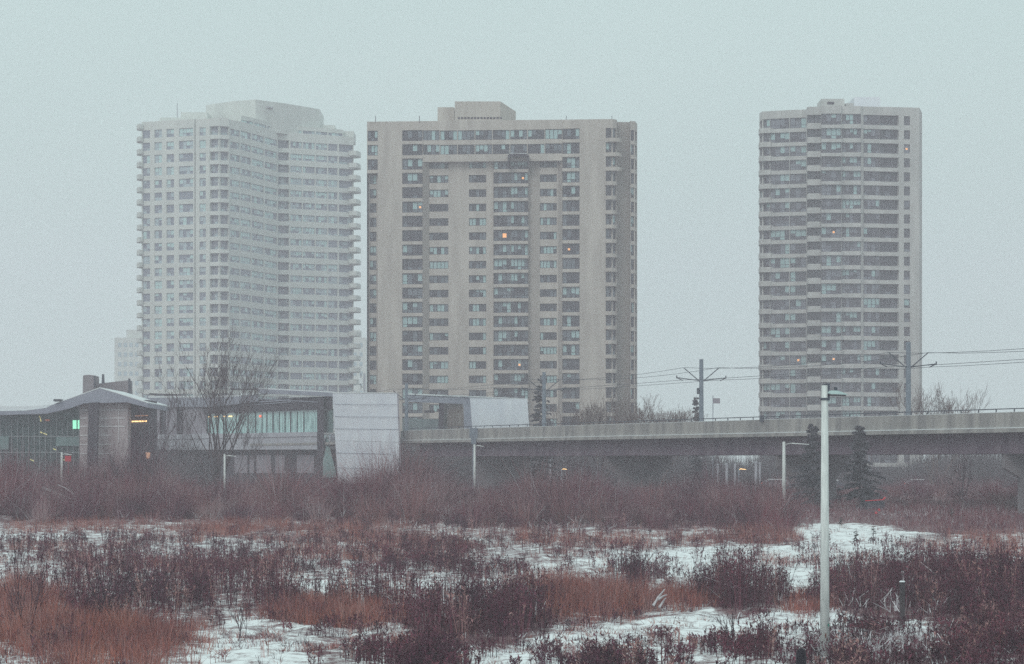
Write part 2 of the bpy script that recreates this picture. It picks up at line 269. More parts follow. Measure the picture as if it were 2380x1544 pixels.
# ------------------------------------------------------------------ towers
def tower(name, label, base, segs, rowz, step, roofz, nfl, wallm, framem, glass, zmin=-2.0, back=22, lit=(), extra=None, ribbon_top=None):
    """segs: list of (x0,Y0,x1,Y1,kind,opts). Plan corners given by photo column and distance."""
    root = empty(name, label, 'apartment tower', loc=base)
    bx, by, bz = base
    loc = lambda p: (p[0]-bx, p[1]-by, p[2]-bz)
    wall = MB(); wins = []
    for (x0, Y0, x1, Y1, kind, o) in segs:
        a = Vector((wx(x0, Y0), Y0)); b = Vector((wx(x1, Y1), Y1)); L = (b-a).length
        d = (b-a)/L; n = Vector((d.y, -d.x))     # outward, toward the camera for left-to-right runs
        mi = o.get('m', 0)
        P = lambda u, z, dep=0.0, a=a, d=d, n=n: loc((a.x+d.x*u-n.x*dep, a.y+d.y*u-n.y*dep, z))
        top = o.get('top', roofz); bot = o.get('bot', zmin)
        if kind == 'wall':
            wall.quad(P(0, bot), P(L, bot), P(L, top), P(0, top), mi); continue
        u0 = o.get('u0', .0)*L; u1 = o.get('u1', 1.)*L; up = o.get('up', 1.0); dn = o.get('dn', 1.0); dep = o.get('dep', .3)
        if u0 > 1e-3: wall.quad(P(0, bot), P(u0, bot), P(u0, top), P(0, top), mi)
        if L-u1 > 1e-3: wall.quad(P(u1, bot), P(L, bot), P(L, top), P(u1, top), mi)
        zc = top; fl0 = o.get('f0', 0); fl1 = o.get('f1', nfl)
        for i in range(fl0, fl1):
            z1 = rowz-step*i+up; z0 = rowz-step*i-dn
            wall.quad(P(u0, z1), P(u1, z1), P(u1, zc), P(u0, zc), mi)
            wall.quad(P(u0, z0), P(u1, z0), P(u1, z0, dep), P(u0, z0, dep), mi)     # sill
            wall.quad(P(u0, z1, dep), P(u1, z1, dep), P(u1, z1), P(u0, z1), mi)
            wall.quad(P(u0, z0), P(u0, z0, dep), P(u0, z1, dep), P(u0, z1), mi)
            wall.quad(P(u1, z0, dep), P(u1, z0), P(u1, z1), P(u1, z1, dep), mi)
            wins.append((P, u0, u1, z0, z1, dep, o, i, x0)); zc = z0
        wall.quad(P(u0, bot), P(u1, bot), P(u1, zc), P(u0, zc), mi)
    # closing walls and roof
    fr = [loc((wx(s[0], s[1]), s[1], 0)) for s in segs if not s[5].get('noplan')] + [loc((wx(segs[-1][2], segs[-1][3]), segs[-1][3], 0))]
    ymax = max(p[1] for p in fr)+back; A = fr[0]; B = fr[-1]
    zt = roofz-.35-bz; zb = zmin-bz
    kx = lambda q: (q[0]+bx)*max(0, (ymax-q[1])/(q[1]+by))          # flanks turned away from the field
    bk = [(B[0], B[1]), (B[0]+min(1, kx(B)-.5), ymax), (A[0]+max(-1, kx(A)+.5), ymax), (A[0], A[1])]
    for p, q in zip(bk, bk[1:]):
        wall.quad((p[0], p[1], zb), (q[0], q[1], zb), (q[0], q[1], zt+.35), (p[0], p[1], zt+.35), 0)
    n0 = len(wall.v); poly = [(p[0], p[1]) for p in fr]+bk[1:3]
    wall.v += [(x, y, zt) for x, y in poly]; wall.f.append(tuple(range(n0, n0+len(poly)))); wall.m.append(0)
    if extra: extra(wall, loc)
    wall.obj('wall', wallm if isinstance(wallm, list) else [wallm], root)
    # windows: the largest hundred as parts with their panes, the others as one part
    wins.sort(key=lambda w: -(w[2]-w[1])*(w[4]-w[3]) if rowz-step*w[7] > 9 else 0)
    rest = MB()
    def fill(mf, mp, w, fi, gi):
        P, u0, u1, z0, z1, dep, o, i, x0 = w
        nm = o.get('n', 3); t = o.get('ft', .09); style = o.get('style', 'mix'); tr = o.get('tr', .3)
        r = random.Random(int(x0*31+i*977)); pf = r.random()
        mood = 'dark' if pf < o.get('pd', .35) else ('pale' if pf > 1-o.get('pp', .27) else 'mix')
        d1 = dep-.06
        def bar(ua, ub, za, zb_): 
            mf.hexa([P(ua, za, d1), P(ub, za, d1), P(ub, za, dep+.0), P(ua, za, dep+.0), P(ua, zb_, d1), P(ub, zb_, d1), P(ub, zb_, dep), P(ua, zb_, dep)], fi)
        bar(u0, u1, z1-t, z1); bar(u0, u1, z0, z0+t)
        cols = [u0+(u1-u0)*k/nm for k in range(nm+1)]
        for k, c in enumerate(cols):
            ca = c if k == 0 else c-t/2; cb = c if k == nm else c+t/2
            if k == 0: cb = c+t
            if k == nm: ca = c-t
            bar(ca, cb, z0+t, z1-t)
        zt_ = z0+(z1-z0)*tr
        for k in range(nm):
            q = r.random()
            if style == 'dark': g = 0 if q < .85 else 1
            elif mood == 'dark': g = 0 if q < .7 else (1 if q < .92 else 2)
            elif mood == 'pale': g = 2 if q < .6 else (1 if q < .85 else 0)
            else: g = 2 if q < .28 else (1 if q < .6 else 0)
            isl = (o.get('col'), i, k) in lit
            g2 = min(g, 2) if r.random() < .25 else r.choice((0, 0, 1))
            ua, ub = cols[k]+.01, cols[k+1]-.01
            if isl:
                sz = .42 if (o.get('col'), i) == ('E', 7) else .2; uc = (ua+ub)/2; zc_ = z0+(z1-z0)*.5
                mp.quad(P(uc-sz, zc_-sz*.9, dep-.035), P(uc+sz, zc_-sz*.9, dep-.035), P(uc+sz, zc_+sz, dep-.035), P(uc-sz, zc_+sz, dep-.035), gi+3)
            if r.random() < .3:       # blind half drawn
                zt2 = z0+(z1-z0)*r.uniform(.35, .75)
            else: zt2 = zt_
            mp.quad(P(ua, z0, dep-.02), P(ub, z0, dep-.02), P(ub, zt2, dep-.02), P(ua, zt2, dep-.02), gi+g2)
            mp.quad(P(ua, zt2, dep-.02), P(ub, zt2, dep-.02), P(ub, z1, dep-.02), P(ua, z1, dep-.02), gi+g)
        if tr > 0 and nm > 1 and o.get('trans', True): bar(u0+t, u1-t, zt_, zt_+.07)
        if style == 'dark' and dep > .8:      # balcony guard at the opening
            mf.hexa([P(u0+.02, z0+.95, .12), P(u1-.02, z0+.95, .12), P(u1-.02, z0+.95, .18), P(u0+.02, z0+.95, .18), P(u0+.02, z0+1.02, .12), P(u1-.02, z0+1.02, .12), P(u1-.02, z0+1.02, .18), P(u0+.02, z0+1.02, .18)], fi)
    for k, w in enumerate(wins):
        if k < 96:
            mf = MB(); mp = MB(); fill(mf, mp, w, 0, 0)
            fo = mf.obj('window', framem, root); mp.obj('pane', glass, fo)
        else: fill(rest, rest, w, 0, 1)
    if rest.v: tag(rest.obj('smaller_windows', [framem]+glass, root), kind='stuff')
    return root

G_D = [M['g_dark'], M['g_mid'], M['g_pale'], M['g_lit']]
G_R = [mat('glass_dark_right', (.085, .08, .10), rough=.15, spec=.6), mat('glass_grey_right', (.19, .20, .24), rough=.15, spec=.6), M['g_pale'], M['g_lit']]
M['frame_r'] = mat('window_frame_right', (.11, .10, .13))
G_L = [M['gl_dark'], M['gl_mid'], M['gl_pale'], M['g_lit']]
def S(x0, Y0, x1, Y1, kind='wall', **o): return (x0, Y0, x1, Y1, kind, o)

# --- middle tower
def ym(x, off=0): return 540-.0074*(x-1167)+off
def sm(x0, o0, x1, o1, kind='wall', **o): return S(x0, ym(x0, o0), x1, ym(x1, o1), kind, **o)
ZM = CZ+(HY-313.3)*.0817; STM = 2.73
soff = CZ+(HY-372)*.0817
Bg = dict(up=1.02, dn=1.02, n=4, tr=.28); Sg = dict(up=.72, dn=.72, n=5, tr=.0, trans=False)
segm = [
 sm(853, 0, 878, 0, 'win', u0=.06, n=3, up=1.0, dn=1.0, f1=3, bot=ZM-2.5*STM-.3), sm(857, 1.1, 878, 1.1, 'win', u0=.1, u1=.85, n=2, up=.9, dn=.9, f0=3, top=ZM-2.5*STM-.3, noplan=1),
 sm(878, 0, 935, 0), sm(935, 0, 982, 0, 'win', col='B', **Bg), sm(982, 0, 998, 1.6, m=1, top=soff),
 sm(998, 1.6, 1042, 1.6, 'win', col='C', f0=2, top=soff, **Sg), sm(1042, 1.6, 1090, 1.6, top=soff), sm(1090, 1.6, 1130, 1.6, 'win', f0=2, top=soff, col='D', **Sg),
 sm(1130, 1.6, 1146, 1.6, top=soff), sm(1146, 1.6, 1147, 1.0, top=soff), sm(1147, 1.0, 1187, .5, 'win', col='E', f0=2, top=soff, pd=.35, pp=.3, up=1.02, dn=1.02, n=4, tr=.28),
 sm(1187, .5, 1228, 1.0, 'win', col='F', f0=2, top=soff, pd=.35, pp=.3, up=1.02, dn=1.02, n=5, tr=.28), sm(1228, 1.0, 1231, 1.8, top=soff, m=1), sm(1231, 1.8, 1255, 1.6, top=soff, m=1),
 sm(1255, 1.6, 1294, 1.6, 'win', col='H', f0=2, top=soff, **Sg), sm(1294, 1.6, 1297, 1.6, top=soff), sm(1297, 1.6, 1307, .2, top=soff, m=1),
 sm(1307, .2, 1347, 0, 'win', col='G', pd=.75, pp=.03, **Bg), sm(1347, 0, 1408, 0),
 sm(1408, 0, 1424, .15, 'win', up=1.05, dn=.95, n=2, dep=.35, pd=1.0), sm(1424, .15, 1433, 1.1, 'win', up=1.05, dn=.95, n=1, dep=.35, pd=1.0),
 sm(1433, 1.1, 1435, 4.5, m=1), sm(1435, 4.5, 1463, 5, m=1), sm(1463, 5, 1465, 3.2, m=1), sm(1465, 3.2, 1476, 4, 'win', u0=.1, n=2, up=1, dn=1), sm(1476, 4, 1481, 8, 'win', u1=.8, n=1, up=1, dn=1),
]
rib = []
for k in range(8):
    xa = 982+(1307-982)*k/8; xb = 982+(1307-982)*(k+1)/8
    rib.append(sm(xa, 0, xb, .2*(k == 7), 'win', u0=.02, u1=.98, f0=0, f1=2, up=.95 if k in (0, 7) else .88, dn=.95, n=4, tr=0, trans=False, bot=soff, noplan=1, pd=.25, pp=.25, col='R%d' % k))
def mid_extra(w, loc):
    # soffit below the overhanging upper storeys
    y0, y1 = ym(982), ym(1307)
    w.hexa([loc(p) for p in ((wx(982.2, y0), y0+.01, soff-.25), (wx(1306.8, y1), y1+.01, soff-.25), (wx(1306.8, y1), y1+3.6, soff-.25), (wx(982.2, y0), y0+3.6, soff-.25),
                             (wx(982.2, y0), y0+.01, soff-.004), (wx(1306.8, y1), y1+.01, soff-.004), (wx(1306.8, y1), y1+3.6, soff-.004), (wx(982.2, y0), y0+3.6, soff-.004))])
    # rounded sills of the corner balconies
    for i in range(24):
        z0 = ZM-STM*i-1.62; 
        if z0 < 3: break
        pts = [(1406, -.12), (1414, -.8), (1422, -.7), (1430, -.05), (1434.5, .9)]
        dd = 1.4 if i < 3 else 1.0
        if i < 3: pts = [(1406, -.1), (1416, -.8), (1430, -.7), (1440, .1), (1446, 1.6)]
        for (xa, oa), (xb, ob) in zip(pts, pts[1:]):
            a = (wx(xa, ym(xa)), ym(xa, oa)); b = (wx(xb, ym(xb)), ym(xb, ob))
            w.hexa([loc((a[0], a[1], z0)), loc((b[0], b[1], z0)), loc((b[0], b[1]+dd, z0)), loc((a[0], a[1]+dd, z0)),
                    loc((a[0], a[1], z0+.72)), loc((b[0], b[1], z0+.72)), loc((b[0], b[1]+dd, z0+.72)), loc((a[0], a[1]+dd, z0+.72))])
    # shallow sill ledges that break the flat piers' edge line
    for (xa, xb, o) in ((935, 982, -.18), (1147, 1228, .35), (1307, 1347, -.18)):
        for i in range(2 if xa == 1147 else 0, 23):
            z = ZM-STM*i-1.02
            if z < 3: break
            A = (wx(xa, ym(xa)), ym(xa, o)); B = (wx(xb, ym(xb)), ym(xb, o))
            w.hexa([loc((A[0], A[1], z-.62)), loc((B[0], B[1], z-.62)), loc((B[0], B[1]+.5, z-.62)), loc((A[0], A[1]+.5, z-.62)), loc((A[0], A[1], z-.06)), loc((B[0], B[1], z-.06)), loc((B[0], B[1]+.5, z-.06)), loc((A[0], A[1]+.5, z-.06))])
lit_m = {('E', 7, 2), ('G', 8, 1), ('B', 5, 3), ('F', 16, 2), ('F', 3, 3)}
mid = tower('apartment_tower', 'wide beige apartment tower in the middle with ribbon windows under its roof and blank piers', (0, 540, 2.4),
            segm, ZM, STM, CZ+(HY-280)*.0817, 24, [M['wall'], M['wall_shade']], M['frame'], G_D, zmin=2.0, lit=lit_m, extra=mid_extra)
# upper ribbon storeys: wall part plus a window for each bay
def ribbon(root, base, segs, rowz, step, roofz, wallm, framem, glass):
    tmp = tower('tmp_shell', 'x', base, segs, rowz, step, roofz, 2, wallm, framem, glass, zmin=soff)
    return tmp
def skin_only(root, base, segs, rowz, step, topz, rows, wallm, framem, glass, wallname='upper_wall'):
    bx, by, bz = base; wall = MB()
    for (x0, Y0, x1, Y1, kind, o) in segs:
        a = Vector((wx(x0, Y0), Y0)); b = Vector((wx(x1, Y1), Y1)); L = (b-a).length; d = (b-a)/L; n = Vector((d.y, -d.x))
        P = lambda u, z, dep=0.0: (a.x+d.x*u-n.x*dep-bx, a.y+d.y*u-n.y*dep-by, z-bz)
        top = topz; bot = o['bot']; u0 = o.get('u0', 0)*L; u1 = o.get('u1', 1)*L
        if kind == 'wall': wall.quad(P(0, bot), P(L, bot), P(L, top), P(0, top)); continue
        wall.quad(P(0, bot), P(u0, bot), P(u0, top), P(0, top)); wall.quad(P(u1, bot), P(L, bot), P(L, top), P(u1, top)); zc = top
        for i in rows:
            z1 = rowz-step*i+o['up']; z0 = rowz-step*i-o['dn']; dep = .25; t = .09; nm = o['n']
            wall.quad(P(u0, z1), P(u1, z1), P(u1, zc), P(u0, zc))
            wall.quad(P(u0, z0), P(u1, z0), P(u1, z0, dep), P(u0, z0, dep)); wall.quad(P(u0, z1, dep), P(u1, z1, dep), P(u1, z1), P(u0, z1))
            wall.quad(P(u0, z0), P(u0, z0, dep), P(u0, z1, dep), P(u0, z1)); wall.quad(P(u1, z0, dep), P(u1, z0), P(u1, z1), P(u1, z1, dep))
            zc = z0; mf = MB(); mp = MB()
            def bar(ua, ub, za, zb_): mf.hexa([P(ua, za, dep-.06), P(ub, za, dep-.06), P(ub, za, dep), P(ua, za, dep), P(ua, zb_, dep-.06), P(ub, zb_, dep-.06), P(ub, zb_, dep), P(ua, zb_, dep)])
            bar(u0, u1, z1-t, z1); bar(u0, u1, z0, z0+t)
            for k in range(nm+1):
                c = u0+(u1-u0)*k/nm; bar(max(u0, c-t/2), min(u1, c+t/2), z0+t, z1-t)
            for k in range(nm):
                q = random.random(); g = 2 if q < .3 else (1 if q < .62 else 0)
                if o.get('litk') == (i, k): g = 3
                ua = u0+(u1-u0)*k/nm+.01; ub = u0+(u1-u0)*(k+1)/nm-.01; zm_ = z0+(z1-z0)*random.choice((0.02, .02, .5, .3))
                mp.quad(P(ua, z0, dep-.02), P(ub, z0, dep-.02), P(ub, zm_, dep-.02), P(ua, zm_, dep-.02), 0)
                mp.quad(P(ua, zm_, dep-.02), P(ub, zm_, dep-.02), P(ub, z1, dep-.02), P(ua, z1, dep-.02), g)
            fo = mf.obj('window', framem, root); mp.obj('pane', glass, fo)
        wall.quad(P(u0, bot), P(u1, bot), P(u1, zc), P(u0, zc))
    return wall.obj(wallname, wallm, root)
skin_only(mid, (0, 540, 2.4), rib, ZM, STM, CZ+(HY-280)*.0817, (0, 1), M['wall'], M['frame'], G_D)
def block_part(root, name, m, x0, x1, ytop, Y0, Y1, zbot, base, ytop2=None):
    b = MB(); bx, by, bz = base; z1 = wz(ytop, Y0); X0, X1 = wx(x0, Y0), wx(x1, Y0); z2 = z1 if ytop2 is None else wz(ytop2, Y0)
    b.hexa([(X0-bx, Y0-by, zbot-bz), (X1-bx, Y0-by, zbot-bz), (X1-bx, Y1-by, zbot-bz), (X0-bx, Y1-by, zbot-bz),
            (X0-bx, Y0-by, z1-bz), (X1-bx, Y0-by, z2-bz), (X1-bx, Y1-by, z2-bz), (X0-bx, Y1-by, z1-bz)])
    return b.obj(name, m, root)
roofm = CZ+(HY-280)*.0817
BM = (0, 540, 2.4)
block_part(mid, 'penthouse', M['wall'], 1017, 1056, 249.5, 549, 560, roofm-.6, BM)
b = MB(); Yp = 547; zt = wz(236, Yp)
q = [(wx(1057, Yp), Yp), (wx(1163, Yp), Yp), (wx(1199, Yp+12), Yp+14), (wx(1057, Yp), Yp+14)]
b.hexa([(x, y-540, roofm-.6-2.4) for x, y in q]+[(q[0][0], q[0][1]-540, zt-2.4), (q[1][0], q[1][1]-540, zt-2.4), (q[2][0], q[2][1]-540, zt-.2-2.4), (q[3][0], q[3][1]-540, zt-2.4)])
pe = b.obj('penthouse', M['wall'], mid)
b = MB()
for k in range(14): b.box(wx(1064, Yp)+k*.62, wx(1064, Yp)+k*.62+.42, Yp-540-.06, Yp-540+.02, wz(277, Yp)-2.4, wz(272.5, Yp)-2.4)
b.obj('vent_louvre', M['frame'], pe)
b = MB(); z0 = wz(387, 540); 
# square framed sunroom that sticks out of the recess
X0, X1 = wx(1183, 539), wx(1226, 539); z1 = wz(362, 539)
for (xa, xb, za, zb) in ((X0, X1, z1-.25, z1+.25), (X0-.25, X0, z0-.3, z1+.05), (X1, X1+.25, z0-.3, z1+.05)): b.box(xa, xb, -2.2, .6, za-2.4, zb-2.4)
sr = b.obj('sunroom_frame', M['frame'], mid)
b = MB(); b.box(X0+.01, X1-.01, -2.3, -.3, z1+.25-2.4, z1+.33-2.4); b.obj('snow_cap', M['snow'], sr)
# roof railing pins
b = MB()
for x in (873, 975, 1316, 1422): b.tube([(wx(x, 541), .6, roofm-.4-2.4), (wx(x, 541), .6, roofm+.9-2.4)], .06, 5)
b.obj('roof_vent_pipe', M['frame'], mid)

# --- left tower
ZL = CZ+(HY-306)*.1059; STL = 3.12
RL = 91.2
w1 = dict(up=1.0, dn=1.0, tr=.4, pd=.15, pp=.45)
segl = [S(329, 706.5, 352, 705.4, 'win', u0=.1, u1=.85, n=2, pd=.9, pp=0, up=1.0, dn=1.0), S(352, 705.4, 380, 704, 'win', u0=.25, u1=.87, n=2, **w1), S(380, 704, 408, 702.6, 'win', u0=.25, u1=.87, n=2, **w1),
        S(408, 702.6, 452, 700.5, 'win', u0=.18, u1=.93, n=4, **w1), S(452, 700.5, 453.5, 701), S(453.5, 701, 455, 700.5), S(455, 700.5, 486, 699.8, 'win', u0=.28, u1=.75, n=2, **w1),
        S(486, 699.8, 488, 698.6), S(488, 698.6, 510, 697.8, 'win', up=1.1, dn=1.05, n=3, dep=1.0, pd=1.0, style='dark'), S(510, 697.8, 532, 699, 'win', up=1.1, dn=1.05, n=3, dep=1.0, style='dark'), S(532, 699, 534, 701.5)]
rb = dict(up=.85, dn=.8, tr=.3, pd=.08, pp=.6)
P = [(534, 701.5), (558, 705), (584, 711), (614, 718.5), (645, 726)]
for (xa, ya), (xb, yb) in zip(P, P[1:]): segl.append(S(xa, ya, xb, yb, 'win', u0=.05, u1=.97, n=4, **rb))
segl += [S(645, 726, 646.5, 727.5), S(646.5, 727.5, 672, 728.5, 'win', up=1.05, dn=.95, n=3, dep=1.2, style='dark'), S(672, 728.5, 674, 728.5)]
P = [(674, 728.5), (703, 730.5), (733, 732.5), (762, 734.5)]
for (xa, ya), (xb, yb) in zip(P, P[1:]): segl.append(S(xa, ya, xb, yb, 'win', u0=.04, u1=.97, n=4, **rb))
segl += [S(762, 734.5, 786, 736, 'win', u0=.05, u1=.95, n=3, up=.95, dn=.9, pd=.7, pp=.1), S(786, 736, 822, 739, 'win', u0=.06, up=1.0, dn=.95, n=3, dep=.8, style='dark')]
def left_extra(w, loc):
    for i in range(-1, 26):
        z = ZL-STL*i-1.75
        if z < 4 or i < 0: 
            if z < 4: break
        # rounded end balconies, left and right
        for pts in ([(332, 705.9), (324, 705.2), (318.5, 706.6), (317.5, 709.5)], [(812, 737.6), (828, 737.3), (836, 739.5), (839, 744)]):
            if i < 0 and pts[0][0] > 500: continue
            h = 1.15
            for (xa, ya), (xb, yb) in zip(pts, pts[1:]):
                A = (wx(xa, ya), ya); B = (wx(xb, yb), yb)
                cx_ = wx(334, 712) if xa < 500 else wx(806, 745)
                w.hexa([loc((A[0], A[1], z)), loc((B[0], B[1], z)), loc((cx_, B[1]+3, z)), loc((cx_, A[1]+3, z)),
                        loc((A[0], A[1], z+h)), loc((B[0], B[1], z+h)), loc((cx_, B[1]+3, z+h)), loc((cx_, A[1]+3, z+h))])
BL = (wx(575, 700), 712, 2.4)
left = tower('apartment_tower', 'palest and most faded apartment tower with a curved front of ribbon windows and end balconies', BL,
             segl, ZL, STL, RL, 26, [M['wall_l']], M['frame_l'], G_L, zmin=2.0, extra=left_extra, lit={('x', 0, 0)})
up_segs = []
P = [(560, 709), (590, 714), (620, 721.5), (648, 728), (673, 730.5), (703, 732), (733, 734), (762, 736), (798, 739)]
for (xa, ya), (xb, yb) in zip(P, P[1:]): up_segs.append(S(xa, ya, xb, yb, 'win', u0=.04, u1=.96, n=4, up=.9, dn=.85, bot=RL-.4))
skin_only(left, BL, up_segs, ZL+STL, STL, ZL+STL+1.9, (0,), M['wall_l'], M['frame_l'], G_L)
b = MB()
X = lambda x, Y: wx(x, Y)-BL[0]
n0 = 0; tp = ZL+STL+1.9-.3-BL[2]
poly = [(X(x, y), y-BL[1]) for x, y in P]+[(X(797, 741), 758-BL[1]), (X(562, 712), 758-BL[1])]
b.v = [(x, y, tp) for x, y in poly]; b.f = [tuple(range(len(poly)))]; b.m = [0]
for (p, q) in ((poly[-3], poly[-2]), (poly[-1], poly[0]), (poly[-2], poly[-1])):
    b.quad((p[0], p[1], RL-.4-BL[2]), (q[0], q[1], RL-.4-BL[2]), (q[0], q[1], tp+.3), (p[0], p[1], tp+.3))
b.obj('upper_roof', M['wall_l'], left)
b = MB(); zp = 98.5-BL[2]; zb = RL-.5-BL[2]
q = [(479, 731), (540, 723), (594, 719.7), (660, 727), (743, 739)]
for (xa, ya), (xb, yb) in zip(q, q[1:]):
    A = (X(xa, ya), ya-BL[1]); B = (X(xb, yb), yb-BL[1])
    b.hexa([(A[0], A[1], zb), (B[0], B[1], zb), (B[0], 755-BL[1], zb), (A[0], 755-BL[1], zb), (A[0], A[1], zp), (B[0], B[1], zp), (B[0], 755-BL[1], zp), (A[0], 755-BL[1], zp)])
pl = b.obj('penthouse', M['wall_l'], left)
b = MB()
for x in (617, 623, 629): b.box(X(x, 722), X(x, 722)+.45, 722.2-BL[1], 724-BL[1], wz(251, 722)-BL[2], wz(247, 722)-BL[2])
b.obj('vent', M['frame_l'], pl)
block_part(left, 'roof_block', M['wall_l'], 371, 453, 273.5, 709, 722, RL-.6, BL)
block_part(left, 'roof_block', M['wall_l'], 420, 482, 261, 716, 735, RL-.6, BL)
block_part(left, 'roof_block', M['wall_l'], 742, 778, 291, 741, 752, RL-.6, BL)
block_part(left, 'roof_block', M['wall_l'], 797, 822, 305, 742, 752, RL-.6, BL)
b = MB(); b.tube([(X(412, 712), 0, wz(275, 712)-BL[2]), (X(412, 712), 0, wz(240, 712)-BL[2])], [.16, .1], 6); b.obj('roof_mast', M['frame_l'], left)

# --- right tower
ZR = CZ+(HY-276.8)*.0847; STR = 2.78; RR = 76.7
dk = dict(pd=.3, pp=.22, tr=.3)
BR = (wx(1950, 560), 565, 2.4)
segr = [S(1765, 573, 1771, 569.5, 'win', n=1, up=.95, dn=.95, dep=.35, pd=1.0), S(1771, 569.5, 1790, 568.6, 'win', n=2, up=1.05, dn=1.0, dep=.35, pd=.8, u1=.95), S(1790, 568.6, 1836, 567, 'win', col='a', n=4, up=1.05, dn=1.0, u1=.97, **dk), S(1836, 567, 1874, 566.2, 'win', col='b', n=3, up=1.05, dn=1.0, **dk),
        S(1874, 566.2, 1876, 562), S(1876, 562, 1908, 561.6, 'win', n=2, up=1.05, dn=.85, dep=1.3, style='dark'), S(1908, 561.6, 1909, 560.4), S(1909, 560.4, 1955, 560.2, 'win', col='c', n=4, up=1.08, dn=1.1, **dk),
        S(1955, 560.2, 1957, 561), S(1957, 561, 2001, 560.8, 'win', col='d', n=5, up=1.08, dn=.9, pd=.3, pp=.3, tr=.35), S(2001, 560.8, 2007, 561.5), S(2007, 561.5, 2045, 562, 'win', col='e', n=4, up=1.0, dn=.95, pd=.4, pp=.3, tr=.3),
        S(2045, 562, 2089, 562.6, 'win', n=3, up=1.0, dn=1.0, dep=1.3, style='dark'), S(2089, 562.6, 2101, 562.8), S(2101, 562.8, 2115, 563, 'win', n=1, up=.9, dn=.9, pd=.9, pp=0, col='f'), S(2115, 563, 2137, 563.4), S(2137, 563.4, 2143, 572)]
def right_extra(w, loc):
    for i in range(0, 27):
        z = ZR-STR*i-1.78
        if z < 3: break
        for pts, h in (([(1766.5, 575), (1763, 572), (1764, 569.6), (1769, 568.7), (1791, 568)], 1.0), ([(1791, 568.3), (1874, 565.9)], .72), ([(1877, 561.3), (1907, 561.3)], 1.15), ([(1909, 560.0), (1955, 559.9)], .66), ([(1957, 560.6), (2000, 560.5)], .85)):
            for (xa, ya), (xb, yb) in zip(pts, pts[1:]):
                A = (wx(xa, ya), ya); B = (wx(xb, yb), yb)
                w.hexa([loc((A[0], A[1], z)), loc((B[0], B[1], z)), loc((B[0]+.6, B[1]+.6, z)), loc((A[0]+.6, A[1]+.6, z)),
                        loc((A[0], A[1], z+h)), loc((B[0], B[1], z+h)), loc((B[0]+.6, B[1]+.6, z+h)), loc((A[0]+.6, A[1]+.6, z+h))])
right = tower('apartment_tower', 'slim beige apartment tower standing alone at the right with stacked dark balconies', BR,
              segr, ZR, STR, RR, 26, [M['wall_r']], M['frame_r'], G_R, zmin=2.0, extra=right_extra, lit={('c', 8, 2), ('a', 8, 9), ('c', 17, 2), ('b', 17, 1), ('f', 2, 0)}, back=16)
block_part(right, 'roof_block', M['wall_r'], 1909, 1963, 230, 568, 576, RR-.6, BR)
block_part(right, 'roof_block', M['white'], 1985, 2046, 226, 569, 578, RR-.6, BR)
block_part(right, 'roof_block', M['wall_r'], 1966, 1986, 240, 570, 577, RR-.6, BR)
b = MB(); b.box(wx(1924, 567)-BR[0], wx(1940, 567)-BR[0], 567.94-BR[1], 568.02-BR[1], wz(243, 568)-BR[2], wz(237, 568)-BR[2]); b.obj('vent_louvre', M['frame'], right)

# --- low slab block far behind the left tower
b = MB(); Y = 950
B5 = (wx(560, Y), Y, 2.4)
bb = MB(); Xl, Xr = wx(266, Y)-B5[0], wx(851, Y)-B5[0]
bb.box(Xl, Xr, 0, 16, 0, wz(785, Y)-2.4); bb.box(wx(291, Y)-B5[0], wx(836, Y)-B5[0], 3, 12, wz(785, Y)-2.4, wz(766, Y)-2.4)
fb = empty('apartment_slab', 'very faint low apartment slab standing behind the palest tower', 'apartment block', loc=B5)
bb.obj('wall', M['wall_l'], fb)
bb = MB()
for i in range(12):
    z = wz(800, Y)-2.4-3.2*i
    for k in range(4): bb.box(Xl+1.2+k*1.9, Xl+2.3+k*1.9, -.06, .05, z-1.0, z+.4)
    for k in range(2): bb.box(Xr-2.2-k*2, Xr-1.2-k*2, -.06, .05, z-1.0, z+.4)
tag(bb.obj('windows', M['gl_mid'], fb), kind='stuff')
#@@PART2
# ------------------------------------------------------------------ viaduct
cxv, cyv = .93, .367                                # unit vector across the deck
def flank(Y): return -14.0+(356-Y)*.3941
def bz(z0, Y): return z0+(Y-220)*.0018
def dk_pt(Y, s, z): return (flank(Y)+cxv*s, Y+cyv*s, bz(z, Y))
BV = (dk_pt(290, 0, 0)[0], 290, 2.3)
def sweep(mb, s0, s1, z0, z1, Ya, Yb, m=0):
    # the deck runs from near (small Y, right) to far (large Y, left)
    g = lambda p: (p[0]-BV[0], p[1]-BV[1], p[2]-BV[2])
    mb.hexa([g(dk_pt(Ya, s0, z0)), g(dk_pt(Ya, s1, z0)), g(dk_pt(Yb, s1, z0)), g(dk_pt(Yb, s0, z0)),
             g(dk_pt(Ya, s0, z1)), g(dk_pt(Ya, s1, z1)), g(dk_pt(Yb, s1, z1)), g(dk_pt(Yb, s0, z1))], m)
via = empty('rail_viaduct', 'long grey concrete elevated railway viaduct running across to the station', 'viaduct', loc=BV)
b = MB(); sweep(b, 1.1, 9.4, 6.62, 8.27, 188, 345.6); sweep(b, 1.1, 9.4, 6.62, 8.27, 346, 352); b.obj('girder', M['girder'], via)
b = MB(); sweep(b, -.12, 10.3, 8.28, 8.60, 188, 418); b.obj('deck_slab', M['conc'], via)
b = MB(); sweep(b, -.10, .04, 8.604, 8.66, 188, 355); b.obj('snow_ledge', M['snow'], via)
b = MB(); Y = 188
while Y < 353:
    sweep(b, .05, .28, 8.61, 9.84, Y, Y+5.96); Y += 6
b.obj('parapet', M['conc'], via)
b = MB(); Y = 188
while Y < 353:
    sweep(b, 9.9, 10.12, 8.61, 9.80, Y, Y+5.96); Y += 6
b.obj('parapet', M['conc'], via)
